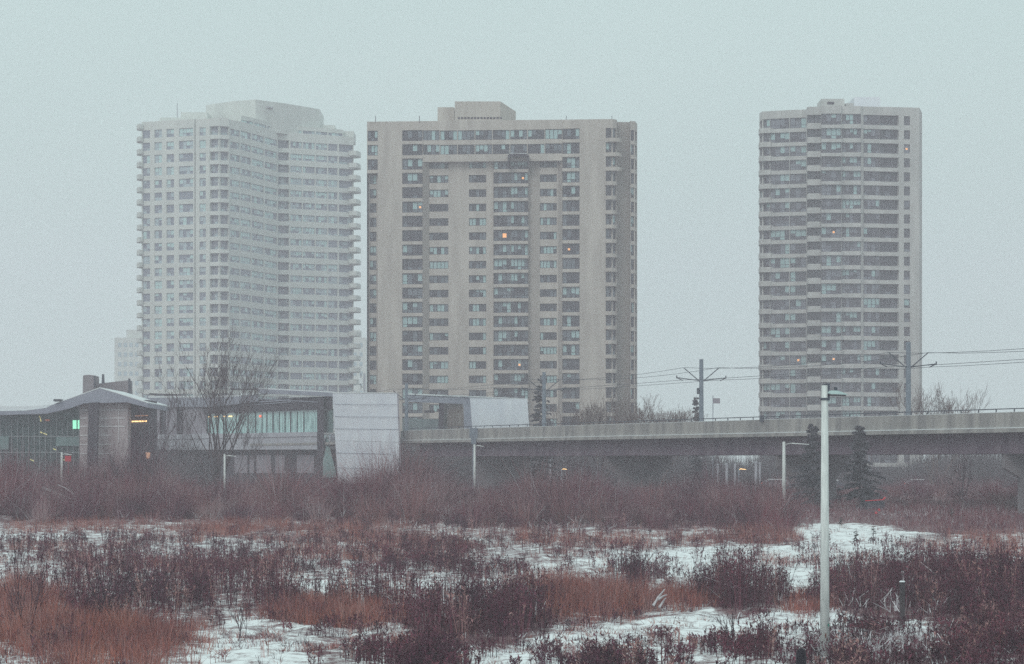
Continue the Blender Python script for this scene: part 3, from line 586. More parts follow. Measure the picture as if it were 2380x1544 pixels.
b = MB(); sweep(b, .07, .26, 9.844, 9.875, 188, 353.8); b.obj('snow_cap', M['snow'], via)
b = MB(); sweep(b, .13, .19, 10.08, 10.16, 188, 353)
Y = 189
while Y < 352: sweep(b, .13, .19, 9.85, 10.08, Y, Y+.09); Y += 2.5
rl = b.obj('handrail', M['steel'], via)
for Yp in (225, 262, 299, 336):
    b = MB()
    g = lambda s, dy, z: (flank(Yp)+cxv*s-cyv*dy*.0-BV[0], Yp+cyv*s+dy-BV[1], z-BV[2])
    prof = [(1.4, 6.6), (9.1, 6.6), (9.1, 5.5), (7.6, 4.7), (7.6, 1.8), (2.9, 1.8), (2.9, 4.7), (1.4, 5.5)] if Yp != 336 else [(1.4, 6.6), (9.1, 6.6), (8.3, 3.6), (8.3, 1.8), (2.2, 1.8), (2.2, 3.6)]
    n = len(prof); b.v = [g(s, -.8, bz(z, Yp) if z > 6 else z) for s, z in prof]+[g(s, .8, bz(z, Yp) if z > 6 else z) for s, z in prof]
    b.f = [tuple(range(n)), tuple(range(n, 2*n))[::-1]]+[(i, n+i, n+(i+1) % n, (i+1) % n) for i in range(n)]
    b.m = [0]*len(b.f)
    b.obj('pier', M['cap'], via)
b = MB(); p = [dk_pt(331, -.35, z) for z in (2.4, 8.2, 8.75, 9.9)]
p = [tuple(q[i]-BV[i] for i in range(3)) for q in p]
b.tube([p[0], p[1]], .12, 8); b.beam(p[2], p[3], .95, .3); b.beam((p[1][0], p[1][1], p[1][2]-.2), (p[2][0], p[2][1], p[2][2]), .6, .35)
b.obj('downpipe', M['pole'], via)
b = MB(); q = dk_pt(262, -.04, 8.9); q = tuple(q[i]-BV[i] for i in range(3)); b.box(q[0]-.2, q[0]+.2, q[1]-.2, q[1]+.15, q[2]+.75, q[2]+1.35); b.obj('signal_box', M['steel'], via)

# overhead line poles on the deck
def ohl_pole(Y, label, top=16.4, box=False):
    p = dk_pt(Y, 5.0, 8.6); r = empty('overhead_line_pole', label, 'catenary pole', 'overhead line poles on the viaduct', p)
    b = MB(); b.tube([(0, 0, 0), (0, 0, top-p[2])], [.24, .20], 8); b.obj('pole', M['pole'], r)
    zj = 14.2-p[2]
    for s in (-1, 1):
        b = MB(); b.tube([(s*.2, 0, zj), (s*1.75, .3*s, 15.5-p[2])], .05, 5); b.obj('strut', M['steel'], r)
        b = MB(); b.tube([(s*.2, 0, zj+.05), (s*2.55, .5*s, 14.55-p[2]), (s*1.9, .4*s, 14.25-p[2])], .045, 5); b.tube([(s*2.5, .5*s, 14.45-p[2]), (s*2.5, .5*s, 14.75-p[2])], .06, 5); b.obj('crossarm', M['steel'], r)
    if box:
        b = MB(); b.box(-.45, -.22, -.2, .2, zj-1.3, zj-.7); b.obj('control_box', M['steel'], r)
    return p
ps = []
for Y, lb, bx_ in ((204, 'overhead line pole nearest the viewer on the viaduct', False), (245, 'overhead line pole standing in front of the slim right tower', False), (284, 'overhead line pole beside the small spruce in the open sky gap', True), (323, 'overhead line pole in front of the dark spruce by the middle tower', False), (367, 'faint overhead line pole between the two white shelters', False)):
    if Y == 204: ps.append(dk_pt(204, 5, 8.6)); continue
    ps.append(ohl_pole(Y, lb, box=bx_))
def wire(pts, name, label, grp):
    b = MB(); b.tube(pts, .02, 4); tag(b.obj(name, M['steel']), label, 'wire', grp)
ps.append(dk_pt(405, 5, 8.6))
names = [('left track, upper strand', -1.75, 15.5, .45), ('left track, lower strand', -1.9, 14.25, .05), ('right track, upper strand', 1.75, 15.5, .45), ('right track, lower strand', 1.9, 14.25, .05)]
for nm, dx, z, sag in names:
    pts = []
    for a, c in zip(ps, ps[1:]):
        for k in range(8):
            t = k/8; pts.append((a[0]+(c[0]-a[0])*t+dx, a[1]+(c[1]-a[1])*t, z-sag*4*t*(1-t)+(a[1]-245)*.0015))
    pts.append((ps[-1][0]+dx, ps[-1][1], z))
    wire(pts, 'overhead_wire', 'thin overhead wire strung above the viaduct, '+nm, 'overhead wires above the viaduct')

# ------------------------------------------------------------------ station
def Yl(x): return 1/(.002809+(x-930)*1.197e-6)
BS = (wx(480, 440), 440, 2.4)
def quadpiece(mb, c, th, base, m=0):
    """c: four (x, y, Y) photo corners TL TR BR BL; thickness straight back"""
    P = [pt(*q) for q in c]; L = lambda p, d=0: (p[0]-base[0], p[1]+d-base[1], p[2]-base[2])
    TL, TR, BR, BL = P
    mb.hexa([L(BL), L(BR), L(BR, th), L(BL, th), L(TL), L(TR), L(TR, th), L(TL, th)], m)
def lp(mb, x0, x1, yt0, yb0, yt1=None, yb1=None, off=0, th=.5, m=0, base=None):
    yt1 = yt0 if yt1 is None else yt1; yb1 = yb0 if yb1 is None else yb1
    quadpiece(mb, [(x0, yt0, Yl(x0)+off), (x1, yt1, Yl(x1)+off), (x1, yb1, Yl(x1)+off), (x0, yb0, Yl(x0)+off)], th, base or BS, m)
st = empty('station_building', 'grey railway station with gabled glass concourse and long platform hall', 'train station', loc=BS)
def part(name, m, f, parent=None, each=False):
    b = MB(); f(b)
    if not each: return b.obj(name, m, parent or st)
    for k in range(0, len(b.v), 8):          # every piece is eight corners and six faces
        q = MB(); q.v = b.v[k:k+8]; q.f = [tuple(i-k for i in f_) for f_ in b.f[k*6//8:k*6//8+6]]; q.m = [0]*6; q.obj(name, m, parent or st)
part('fascia', M['fascia'], lambda b: (lp(b, 346, 500, 925, 946, 925, 946, off=-1), lp(b, 500.3, 600, 925, 946, 918, 933, off=-1), lp(b, 600.3, 776, 904, 914, 913, 922, off=-1.5, th=1)))
part('roof_edge', M['snow'], lambda b: (lp(b, 344, 560, 921, 925, 919, 923.5, off=-.9, th=4), lp(b, 560.3, 640, 915, 920, 911, 914, off=1, th=3), lp(b, 600, 776, 901.5, 904, 910.3, 913, off=-1.4, th=4)))
part('roof', M['darkst'], lambda b: (lp(b, 535, 625, 903, 906, 903, 906, off=6, th=3), lp(b, 472, 772, 935, 962, 921, 951, off=.5, th=1), lp(b, 346, 420, 914, 918, 917, 921, off=8, th=3)))
part('ceiling_rail', M['fascia'], lambda b: (lp(b, 520, 676, 939, 941, 928, 931, off=.2, th=.2), lp(b, 600, 740, 926, 928, 934, 936, off=.3, th=.1), lp(b, 560, 676, 943, 944.2, 933, 935, off=.1, th=.2)))
tg = part('glazing', M['teal'], lambda b: lp(b, 480, 774, 960, 1009, 950, 1006, off=2, th=.2))
part('mullion', M['darkst'], lambda b: [lp(b, x, x+1.3+(k % 3)*.5, 957, 1006, off=1.85, th=.1) for k, x in enumerate((488, 505, 523, 548, 575, 592, 608, 619, 633, 648, 661, 674, 690, 705))], tg, each=True)
part('wall_panel', M['panel'], lambda b: (lp(b, 346, 372, 946, 1013, off=1), lp(b, 386, 411, 946, 1013, off=1), lp(b, 426, 480, 946, 1013, off=1)), each=True)
part('slanted_gap_backing', M['darkst'], lambda b: (quadpiece(b, [(370, 946, 470), (379, 946, 470), (388, 1013, 470), (378, 1013, 470)], .5, BS), quadpiece(b, [(409, 946, 460), (417, 946, 460), (426, 1013, 460), (419, 1013, 460)], .5, BS), lp(b, 372, 426, 946, 1013, off=2.5)), each=True)  # dark sheets set behind the gaps between the wall panels
part('platform_deck', M['deck'], lambda b: (lp(b, 300, 738, 1012, 1023, 1004, 1014, off=-.6, th=6), lp(b, 300, 738, 1023.2, 1046, 1014.2, 1045, off=-.2, th=6)))
part('column', M['darkst'], lambda b: lp(b, 737, 752, 924, 1064, 924, 1066, off=-1.2, th=.8))
part('undercroft_wall', M['darkst'], lambda b: lp(b, 300, 776, 1046.3, 1125, 1045.2, 1125, off=4, th=3))
part('undercroft_panel', M['panel'], lambda b: [lp(b, x, x+w, 1058, 1100, off=3.8, th=.1) for x, w in ((430, 26), (545, 30), (580, 10), (596, 34), (640, 22), (690, 40))], each=True)
part('glass_fin', M['green'], lambda b: (lp(b, 752.5, 773, 953, 1006, off=1.2, th=.1), quadpiece(b, [(752, 1030, 386), (760, 1012, 385), (783, 1110, 380), (750, 1110, 382)], .15, BS)))
part('ceiling_lamp', M['amber'], lambda b: [lp(b, x, x+w, y, y+2, off=1.6, th=.1) for x, y, w in ((484, 968, 4), (497, 967.5, 9), (520, 967, 3), (531, 967, 8), (634.5, 1041.5, 2), (716.5, 1041.5, 2), (522, 958, 2))], each=True)
part('signal_lamp', M['redlamp'], lambda b: lp(b, 602, 607, 965, 970, off=1.6, th=.1))
# concourse
YC = 345
def cc(mb, poly, Y, th, m=0):
    b0 = [(wx(x, Y)-BS[0], wz(y, Y)-BS[2]) for x, y in poly]; mb.prism(b0[::-1], Y-BS[1], Y+th-BS[1], m)
part('gable_roof', M['fascia'], lambda b: cc(b, [(-40, 957), (60, 955), (107, 949), (125, 940), (180, 921), (232, 903), (290, 921), (344, 938), (344, 948), (300, 937), (297, 935), (195, 938), (160, 950), (107, 962), (-40, 966)], 343.5, 22))
part('roof_snow', M['snow'], lambda b: (cc(b, [(-40, 944), (60, 945), (122, 941), (107, 948.6), (60, 954.6), (-40, 956.6)], 344, 22), cc(b, [(126, 938.8), (180, 919), (232, 900.5), (344, 935.2), (344, 937.6), (290, 920.6), (232, 902.6), (180, 920.6), (126, 939.6)], 343.5, 22)))
mw = mat('banded_masonry', (.38, .32, .33), col2=(.48, .415, .43), scale=1.5)
part('masonry_wall', mw, lambda b: cc(b, [(185, 930), (297, 930), (297, 1110), (185, 1110)], YC, 8))
part('stone_course', M['stripe'], lambda b: [(cc(b, [(186, y), (203.5, y), (203.5, y+2.5), (186, y+2.5)], YC-.06, .05), cc(b, [(228.5, y), (258 if y > 1000 else 290, y), (258 if y > 1000 else 290, y+2.5), (228.5, y+2.5)], YC-.06, .05)) for y in (952, 971, 990, 1011, 1032, 1053)]+[cc(b, [(275, 938), (276.5, 938), (276.5, 1030), (275, 1030)], YC-.1, .05)], each=True)
part('column', M['darkst'], lambda b: cc(b, [(206, 936), (228, 935), (224, 1085), (202, 1085)], YC-2.5, 1.2))
part('recess_wall', M['darkst'], lambda b: cc(b, [(297.3, 930), (346, 930), (346, 1110), (297.3, 1110)], YC+3, 8))
part('lamp_strip', M['amber'], lambda b: [cc(b, q, YC+2.8, .1) for q in ([(306, 978.5), (341, 977.5), (341, 980.5), (306, 981.5)],)])
part('lamp_strip', mat('dim_lamp', (.5, .3, .2), emit=(1, .5, .3), estr=.3), lambda b: [cc(b, q, YC+2.8, .1) for q in ([(314, 966), (344, 965), (344, 967), (314, 968)], [(338, 1052), (350, 1052), (348, 1066), (340, 1066)])])
gm = bpy.data.materials.new('concourse_glass'); gm.use_nodes = True; t = gm.node_tree; bb = t.nodes['Principled BSDF']
bb.inputs['Base Color'].default_value = (.09, .15, .15, 1); bb.inputs['Roughness'].default_value = .12
tr = t.nodes.new('ShaderNodeBsdfTransparent'); tr.inputs[0].default_value = (.7, .85, .85, 1); ms = t.nodes.new('ShaderNodeMixShader'); ms.inputs[0].default_value = .35
t.links.new(tr.outputs[0], ms.inputs[1]); t.links.new(bb.outputs[0], ms.inputs[2]); t.links.new(ms.outputs[0], t.nodes['Material Output'].inputs[0])
cw = part('curtain_wall', gm, lambda b: cc(b, [(-40, 950), (184.5, 950), (184.5, 1112), (-40, 1112)], YC+1, .08))
part('mullion', M['frame_l'], lambda b: [cc(b, [(x, 966), (x+.8, 966), (x+.8, 1110), (x, 1110)], YC+.8, .12) for x in range(-38, 184, 13)]+[cc(b, [(-40, y), (184, y), (184, y+1), (-40, y+1)], YC+.75, .04) for y in (1014, 1051)], cw, each=True)
part('green_band', M['green'], lambda b: (cc(b, [(130, 1016), (184, 1016), (184, 1037), (130, 1037)], YC+.7, .04), cc(b, [(-40, 1014), (20, 1014), (20, 1045), (-40, 1045)], YC+.7, .04)), cw, each=True)
part('lit_window', M['greenlit'], lambda b: (cc(b, [(169, 977), (177.5, 977), (177.5, 997), (169, 997)], YC+.6, .1), cc(b, [(180.5, 977), (184.4, 977), (184.4, 997), (180.5, 997)], YC+.6, .1)), each=True)
part('inner_floor', M['darkst'], lambda b: (cc(b, [(-40, 1035), (184, 1035), (184, 1040), (-40, 1040)], YC+3, 12), cc(b, [(-40, 955), (184, 955), (184, 1112), (-40, 1112)], YC+17, 1)))
part('stair_flight', M['panel'], lambda b: cc(b, [(60, 1000), (160, 1040), (160, 1046), (60, 1006)], YC+5, 2))
part('inner_column', M['frame_l'], lambda b: [cc(b, [(x, 974), (x+6, 974), (x+4.5, 1000+6*(i % 3)), (x+2.5, 1000+6*(i % 3))], YC+8, .4) for i, x in enumerate((38, 48, 60, 72, 88, 103, 126))], each=True)
part('pendant_lamp', M['amber'], lambda b: [quadpiece(b, [(x, y, YC+2.2), (x+w, y+w*.4, YC+2.2), (x+w, y+w*.4+2.6, YC+2.2), (x, y+2.6, YC+2.2)], .2, BS) for x, y, w in ((93, 1003, 5), (101, 1006, 8), (123.5, 1042, 6), (70, 1067, 9), (147, 1067, 9), (228, 1070, 8))]+[quadpiece(b, [(90.5, 967, YC+2), (92.5, 967, YC+2), (96, 980, YC+2), (94, 980, YC+2)], .2, BS)], each=True)
part('signal_lamp', M['redlamp'], lambda b: cc(b, [(104, 975), (115, 975), (115, 979), (104, 979)], YC+2, .1))
part('roof_box', M['steel'], lambda b: cc(b, [(124, 928), (141, 928), (141, 931), (134, 933), (124, 933)], 343, 2))
# brick lift tower and chimneys behind the gable
lt = empty('lift_tower', 'stubby grey masonry tower with two chimneys rising behind the station gable', 'tower', loc=(wx(245, 392), 392, 2.4))
BT = tuple(lt.location)
def c2(mb, poly, Y, th): mb.prism([(wx(x, Y)-BT[0], wz(y, Y)-BT[2]) for x, y in poly][::-1], Y-BT[1], Y+th-BT[1])
b = MB(); c2(b, [(193, 873), (206, 871), (218, 873), (219, 960), (191, 960)], 392, 5); c2(b, [(219, 893), (298, 884), (301, 960), (219, 960)], 394, 4); b.obj('wall', M['cap'], lt)
b = MB(); c2(b, [(237, 870), (241, 870), (242, 892), (236, 892)], 392, .6); b.obj('chimney', M['steel'], lt)
b = MB(); c2(b, [(218, 873), (221, 873), (221, 900), (218, 900)], 391.8, .6); c2(b, [(298, 880), (302, 880), (303, 930), (298, 930)], 392, .6); b.obj('corner_post', M['steel'], lt)

# shelters at the platform ends
def shelter(label, white_c, cap_c, fas_c, base):
    r = empty('platform_shelter', label, 'platform shelter', 'white clad platform end shelters', base); base = tuple(r.location)
    for nm, m, cs, th in (('cladding', M['white'], white_c, .45), ('snow_cap', M['snow'], cap_c, 1.4), ('fascia', M['fascia'], fas_c, .6)):
        if cs:
            b = MB()
            for c in cs: quadpiece(b, c, th, base)
            b.obj(nm, m, r)
    return r, base
base = (wx(850, 365), 365, 2.4)
near, base = shelter('tall pale metal clad shelter end wall standing at ground level beside the viaduct',
    [[(773, 915, 378), (923, 915, 352.5), (927, 1028, 351), (779, 1024, 377)], [(779.2, 1024.6, 377.02), (927, 1028.6, 351.02), (931, 1125, 350), (786, 1125, 376)]],
    [[(773, 911.8, 377.9), (922.5, 912.8, 352.4), (923, 914.8, 352.4), (773, 914.8, 377.9)]], [], base)
b = MB()
for y, yy in ((939, 940), (968, 969), (996, 998), (1052, 1056), (1086, 1092)): quadpiece(b, [(778, y, 377-.1), (926.5, yy, 351.3-.2), (926.5, yy+.7, 351.3-.2), (778, y+.7, 377-.1)], .1, base)
for x, y0, y1 in ((831, 1030, 1056), (884, 1030, 1058), (858, 1057, 1100)): quadpiece(b, [(x, y0, Yl(x)-6), (x+.8, y0, Yl(x)-6), (x+.8, y1, Yl(x)-6), (x, y1, Yl(x)-6)], .1, base)
b.obj('panel_joint', M['fascia'], near)
b = MB(); quadpiece(b, [(923.2, 914, 352.3), (925.5, 916, 352.3), (933.5, 1110, 350), (931.2, 1110, 350)], .6, base); b.obj('edge_trim', M['panel'], near)
base = (wx(1090, 370), 370, 8.7)
far, base = shelter('low pale metal clad shelter sitting on the viaduct deck beyond the taller one',
    [[(1092, 923, 370), (1226, 929, 351), (1231, 1012, 350.5), (1099, 1012, 369)]],
    [[(946, 914.5, 392), (1226, 926.4, 351), (1227, 929, 351), (946, 917.5, 392)]],
    [[(946, 917.8, 392.3), (1092, 923.3, 370.2), (1094, 940, 370.2), (946, 934, 392.3)], [(1077, 940, 372.5), (1093.8, 940, 370.2), (1099, 1012, 369.3), (1079, 1012, 372)]], base)
b = MB(); quadpiece(b, [(1020, 934, 381), (1032, 935, 380), (1031, 1010, 380), (1019, 1010, 381)], .6, base); b.obj('column', M['darkst'], far)
b = MB(); quadpiece(b, [(1032.2, 938, 382), (1077, 939, 374), (1079, 1010, 374), (1031.2, 1010, 382)], .15, base); b.obj('brown_glazing', mat('brown_glazing', (.16, .11, .10), col2=(.27, .22, .20), scale=.8, streak=(1.5, 1.5, .4), rough=.3), far)
b = MB(); quadpiece(b, [(935, 972, 396), (1019, 975, 383), (1019, 1010, 383), (935, 1010, 396)], .15, base); b.obj('windscreen', mat('windscreen_glass', (.16, .18, .20), col2=(.24, .28, .29), scale=.8, streak=(1.5, 1.5, .4), rough=.3), far)
b = MB(); quadpiece(b, [(986, 954, 385), (1010, 954, 382), (1010, 960, 382), (986, 960, 385)], .2, base); b.obj('information_board', M['darkst'], far)

# ------------------------------------------------------------------ lamps and posts
def lamp_post(x, ytop, Y, label, arm=.7, r0=.07, r1=.11, group='street lamps beyond the field', zb=None, lit=False, m='lamp', side=1):
    zb = float(gz(wx(x, Y), Y))-.15 if zb is None else zb
    h = wz(ytop, Y)-zb
    r = empty('street_lamp', label, 'street lamp', group, (wx(x, Y), Y, zb))
    b = MB(); b.tube([(0, 0, 0), (0, 0, h)], [r1, r0], 10); b.obj('pole', M[m], r, smooth=True)
    b = MB(); b.tube([(0, 0, h-.25), (side*arm*.4, 0, h-.12)], .035, 6)
    b.hexa([(side*arm*.4, -.1, h-.17), (side*arm*1.3, -.08, h-.24), (side*arm*1.3, .08, h-.24), (side*arm*.4, .1, h-.17), (side*arm*.4, -.06, h-.08), (side*arm*1.3, -.04, h-.20), (side*arm*1.3, .04, h-.20), (side*arm*.4, .06, h-.08)])
    b.obj('lamp_head', M[m] if not lit else M['amber'], r)
    return r
# the tall one close by
YN = 83; zb = float(gz(wx(1917, YN), YN))-.3; h = wz(896, YN)-zb
r = empty('street_lamp', 'tall pale street lamp rising from the near brush, closest and largest of the lamps', 'street lamp', 'street lamps beyond the field', (wx(1917, YN), YN, zb))
b = MB(); b.tube([(0, 0, 0), (0, 0, h*.5), (0, 0, h)], [.142, .122, .095], 14); b.obj('pole', M['lamp'], r, smooth=True)
b = MB(); b.tube([(0, 0, h-.01), (0, 0, h+.03)], .06, 8); b.obj('pole_cap', M['steel'], r)
b = MB(); hz = wz(914, YN)-zb
b.v = []; prof = [(.06, .05, .0, .05), (.18, .13, -.03, .075), (.36, .14, -.035, .07), (.52, .10, -.045, .02), (.66, .04, -.05, -.03)]
for (x, w, zl, zh) in prof: b.v += [(x, -w, hz+zl), (x, w, hz+zl), (x, w*.7, hz+zh), (x, -w*.7, hz+zh)]
for i in range(len(prof)-1):
    for k in range(4): a = i*4+k; c = i*4+(k+1) % 4; b.f.append((a, c, c+4, a+4)); b.m.append(0)
b.f += [(0, 1, 2, 3), (16, 19, 18, 17)]; b.m += [0, 0]
hd = b.obj('lamp_head', mat('lamp_head_grey', (.40, .50, .50), rough=.5), r)
b = MB(); b.hexa([(.08, -.10, hz-.075), (.60, -.06, hz-.085), (.60, .06, hz-.085), (.08, .10, hz-.075), (.08, -.11, hz-.04), (.62, -.06, hz-.056), (.62, .06, hz-.056), (.08, .11, hz-.04)]); b.obj('lens', M['frame'], hd)
b = MB(); b.tube([(.32, 0, hz+.06), (.32, 0, hz+.17)], .05, 8); b.obj('photocell', M['steel'], hd)
b = MB(); b.box(.075, .118, -.14, -.118, wz(1456, YN)-zb, wz(1450, YN)-zb); b.obj('sticker', mat('green_sticker', (.05, .22, .18)), r)
b = MB(); b.box(-.012, .03, -.147, -.128, wz(1482, YN)-zb, wz(1472, YN)-zb); b.obj('rust_spot', mat('rust_stain', (.14, .05, .04)), r)
b = MB(); b.tube([(0, 0, .32), (0, 0, .36)], .17, 14); b.tube([(0, 0, .0), (0, 0, .32)], .155, 14); b.obj('base_sleeve', M['lamp'], r)
b = MB(); b.box(.05, .14, -.06, .06, hz-.22, hz+.28); b.tube([(0, 0, hz-.2), (0, 0, hz-.14)], .125, 12); b.obj('bracket', M['steel'], r)
lamp_post(1822, 1027, 236, 'pale street lamp midway, in front of the girder just left of the tall lamp', arm=1.6, r0=.12, r1=.17)
lamp_post(1103, 1033, 300, 'white street lamp standing in front of the viaduct near the station end', arm=.75, r0=.10, r1=.14)
r = lamp_post(143.5, 1052, 270, 'white street lamp beside a small red sign in front of the glass concourse', arm=.75, r0=.09, r1=.13)
lamp_post(522, 1056, 290, 'short white street lamp half hidden at the foot of the big bare tree', arm=.9, r0=.09, r1=.12)
lamp_post(1305, 1088, 400, 'small dim street lamp glowing under the viaduct near its second pier', arm=.7, r0=.08, r1=.1, m='pole', lit=True)
lamp_post(1717, 1088, 400, 'small amber lit street lamp under the viaduct among white posts', arm=.8, r0=.08, r1=.1, m='pole', lit=True)
b = MB(); Y = 272; b.box(-.3, .3, 0, .06, 0, .5*1.1); b.box(-.02, .02, .06, .1, -1.5, .5); o = b.obj('red_sign', M['red']); o.location = (wx(158, Y), Y, wz(1073, Y)); tag(o, 'small red sign board beside the leftmost white street lamp', 'sign')
for x, yt, w, lb in ((1279, 1067, .12, 'tall thin white post under the viaduct near its left piers'), (1389, 1067, .12, 'thin pale post seen just left of the wide pier'), (1668, 1080, .16, 'faint short white post, first of the row under the viaduct'), (1689, 1079, .2, 'short white post second in the row under the viaduct'), (1708, 1080, .14, 'short slim white post third in the row under the viaduct'), (1757, 1075, .2, 'brightest short white post right of the amber lamp under the viaduct'), (1766, 1077, .15, 'short white post closest to the midway street lamp')):
    Y = 380; z0 = 2.2; b = MB(); b.tube([(0, 0, 0), (0, 0, wz(yt, Y)-z0)], [w, w*.85], 8); b.tube([(0, 0, wz(yt, Y)-z0-.02), (0, 0, wz(yt, Y)-z0+.1)], [w*1.25, w*.6], 8)
    o = b.obj('white_post', M['deck']); o.location = (wx(x, Y), Y, z0); tag(o, lb, 'post', 'white posts under the viaduct')
# utility pole with a white box next to the middle tower, and a flag like sign by the spruce
up = empty('utility_pole', 'slim pale utility pole with a white box in the gap between two towers', 'utility pole', loc=(wx(847, 410), 410, 2.3))
b = MB(); b.tube([(0, 0, 0), (0, 0, wz(868, 410)-2.3)], [.2, .14], 8); b.obj('pole', M['deck'], up)
b = MB(); b.box(-.75, -.25, -.2, .2, wz(892, 410)-2.3, wz(879, 410)-2.3); b.obj('white_box', M['snow'], up)
b = MB(); b.tube([(-.5, 0, wz(868, 410)-2.3), (-.5, 0, wz(905, 410)-2.3)], .05, 6); b.beam((-.5, 0, wz(900, 410)-2.3), (0, 0, wz(900, 410)-2.3), .08, .08); b.obj('bracket', M['steel'], up)
fs = empty('sign_mast', 'thin mast with a small rectangular grey sign beside the small spruce', 'sign', loc=(wx(1657, 420), 420, 2.3))
b = MB(); b.tube([(0, 0, 0), (0, 0, wz(920, 420)-2.3)], .06, 6); b.obj('mast', M['pole'], fs)
b = MB(); b.box(.0, 1.05, -.05, .05, wz(938, 420)-2.3, wz(926, 420)-2.3); b.obj('board', M['panel'], fs)
# dark snow topped post and close wooden post
Y = 97; b0 = empty('marker_post', 'dark post with a flat cap of snow in the right hand brush', 'post', loc=(wx(2097, Y), Y, float(gz(wx(2097, Y), Y))-.1))
h = wz(1353, Y)-b0.location.z; b = MB(); b.tube([(0, 0, 0), (0, 0, h)], [.085, .10], 10); b.obj('post', mat('weathered_dark_wood', (.035, .03, .035), col2=(.07, .055, .06), scale=6), b0)
b = MB(); b.tube([(0, 0, h), (0, 0, h+.045)], [.11, .07], 10); b.obj('snow_cap', M['snow'], b0)
Y = 60; z0 = float(gz(wx(1862, Y), Y))-.1; b = MB(); h = wz(1507, Y)-z0; b.tube([(0, 0, 0), (0, 0, h-.14), (0, 0, h-.04), (0, 0, h)], [.12, .11, .085, .03], 12); o = b.obj('wooden_post', mat('black_wood', (.012, .008, .014)), smooth=True); o.location = (wx(1862, Y), Y, z0); tag(o, 'near black round topped post at the very bottom below the tall street lamp', 'post')

# parked cars behind the viaduct
def car(x, Y, label, L, colm, zb=2.3, face=1):
    r = empty('parked_car', label, 'car', 'cars parked beyond the viaduct', (wx(x, Y), Y, zb))
    b = MB(); b.prism([(-L/2, .35), (L/2, .35), (L/2, .75), (L/2-.9, .95), (L/2-1.5, 1.4), (-L/2+.9, 1.42), (-L/2+.15, 1.0), (-L/2, .8)], -.85, .85); b.obj('body', colm, r)
    b = MB(); b.prism([(-L/2+.95, 1.0), (L/2-1.15, 1.0), (L/2-1.6, 1.34), (-L/2+1.1, 1.36)], -.87, .87); b.obj('window', M['g_dark'], r)
    b = MB(); b.prism([(-L/2+.95, 1.425), (L/2-1.5, 1.405), (L/2-1.6, 1.52), (-L/2+1.1, 1.54)], -.8, .8); b.obj('roof_snow', M['snow'], r)
    for sx in (-L/2+.8, L/2-.85):
        b = MB(); b.tube([(sx, -.9, .33), (sx, -.68, .33)], .33, 12); b.obj('wheel', M['frame'], r)
    b = MB(); b.box(-L/2*face-.04, -L/2*face+.06, -.8, -.5, .75, .95); b.obj('tail_light', M['redlamp'], r)
car(1808, 425, 'snow roofed pale car under the viaduct just left of the midway lamp', 5.0, M['deck'], zb=2.25)
car(1935, 405, 'snow roofed dark car under the viaduct right behind the tall lamp', 4.6, M['steel'], zb=2.2)
car(2136, 420, 'grey car in the gap under the viaduct right of the conifers', 4.4, M['panel'], zb=2.25)
# tipped shopping cart
Y = 204; sc_ = empty('shopping_cart', 'abandoned tipped wire cart with bright red handle in the brush', 'shopping cart', loc=(wx(2035, Y), Y, float(gz(wx(2035, Y), Y))))
s = Y/F; L = lambda x, y: ((x-2035)*s, 0, wz(y, Y)-sc_.location.z)
b = MB(); a, c = L(2011, 1164.5), L(2052, 1162); b.tube([a, c], .035, 6); b.tube([c, L(2058, 1156)], .06, 6); b.obj('handle', M['red'], sc_)
b = MB()
p00, p10, p11, p01 = L(2010, 1166), L(2054, 1164), L(2056, 1178), L(2008, 1183)
for dy in (-.3, .3):
    for k in range(9):
        t_ = k/8; A = Vector(p00).lerp(Vector(p10), t_); B = Vector(p01).lerp(Vector(p11), t_); A.y = B.y = dy; b.tube([A, B], .012, 4)
    for k in range(6):
        t_ = k/5; A = Vector(p00).lerp(Vector(p01), t_); B = Vector(p10).lerp(Vector(p11), t_); A.y = B.y = dy; b.tube([A, B], .012, 4)
b.obj('basket', M['steel'], sc_)
for q in (L(2043, 1185), L(2036, 1192)):
    b = MB(); b.tube([(q[0], -.06, q[2]), (q[0], .02, q[2])], .09, 10); b.obj('wheel', M['red'], sc_)
b = MB(); b.tube([L(2056, 1178), L(2043, 1185), L(2036, 1192), L(2012, 1184)], .02, 5); b.obj('chassis', M['steel'], sc_)

# ------------------------------------------------------------------ bare trees
def grow(rnd, p, d, L, r, lev, out, up=.12, kids=(2, 3), spread=.45, shrink=.72):
    pts = [p.copy()]; n = 4
    for k in range(n):
        d = (d+Vector((rnd.gauss(0, .055), rnd.gauss(0, .055), up*.5+rnd.gauss(0, .03)))).normalized()
        p = p+d*(L/n); pts.append(p.copy())
    out.append((lev, pts, [r*(1-.4*k/n) for k in range(n+1)]))
    if lev == 0: return
    nk = rnd.randint(*kids)
    for j in range(nk):
        t = rnd.uniform(.45, 1.0) if j else 1.0
        q = pts[min(n, max(1, int(t*n+.5)))]
        a = rnd.uniform(0, 2*math.pi); sp = spread*rnd.uniform(.5, 1.3)*(0.6 if j == 0 else 1)
        nd = (d+Vector((math.cos(a)*sp, math.sin(a)*sp, rnd.uniform(-.05, .15)))).normalized()
        grow(rnd, q.copy(), nd, L*shrink*rnd.uniform(.8, 1.15), r*.56*(1.15 if j == 0 else .9), lev-1, out, up, kids, spread, shrink)
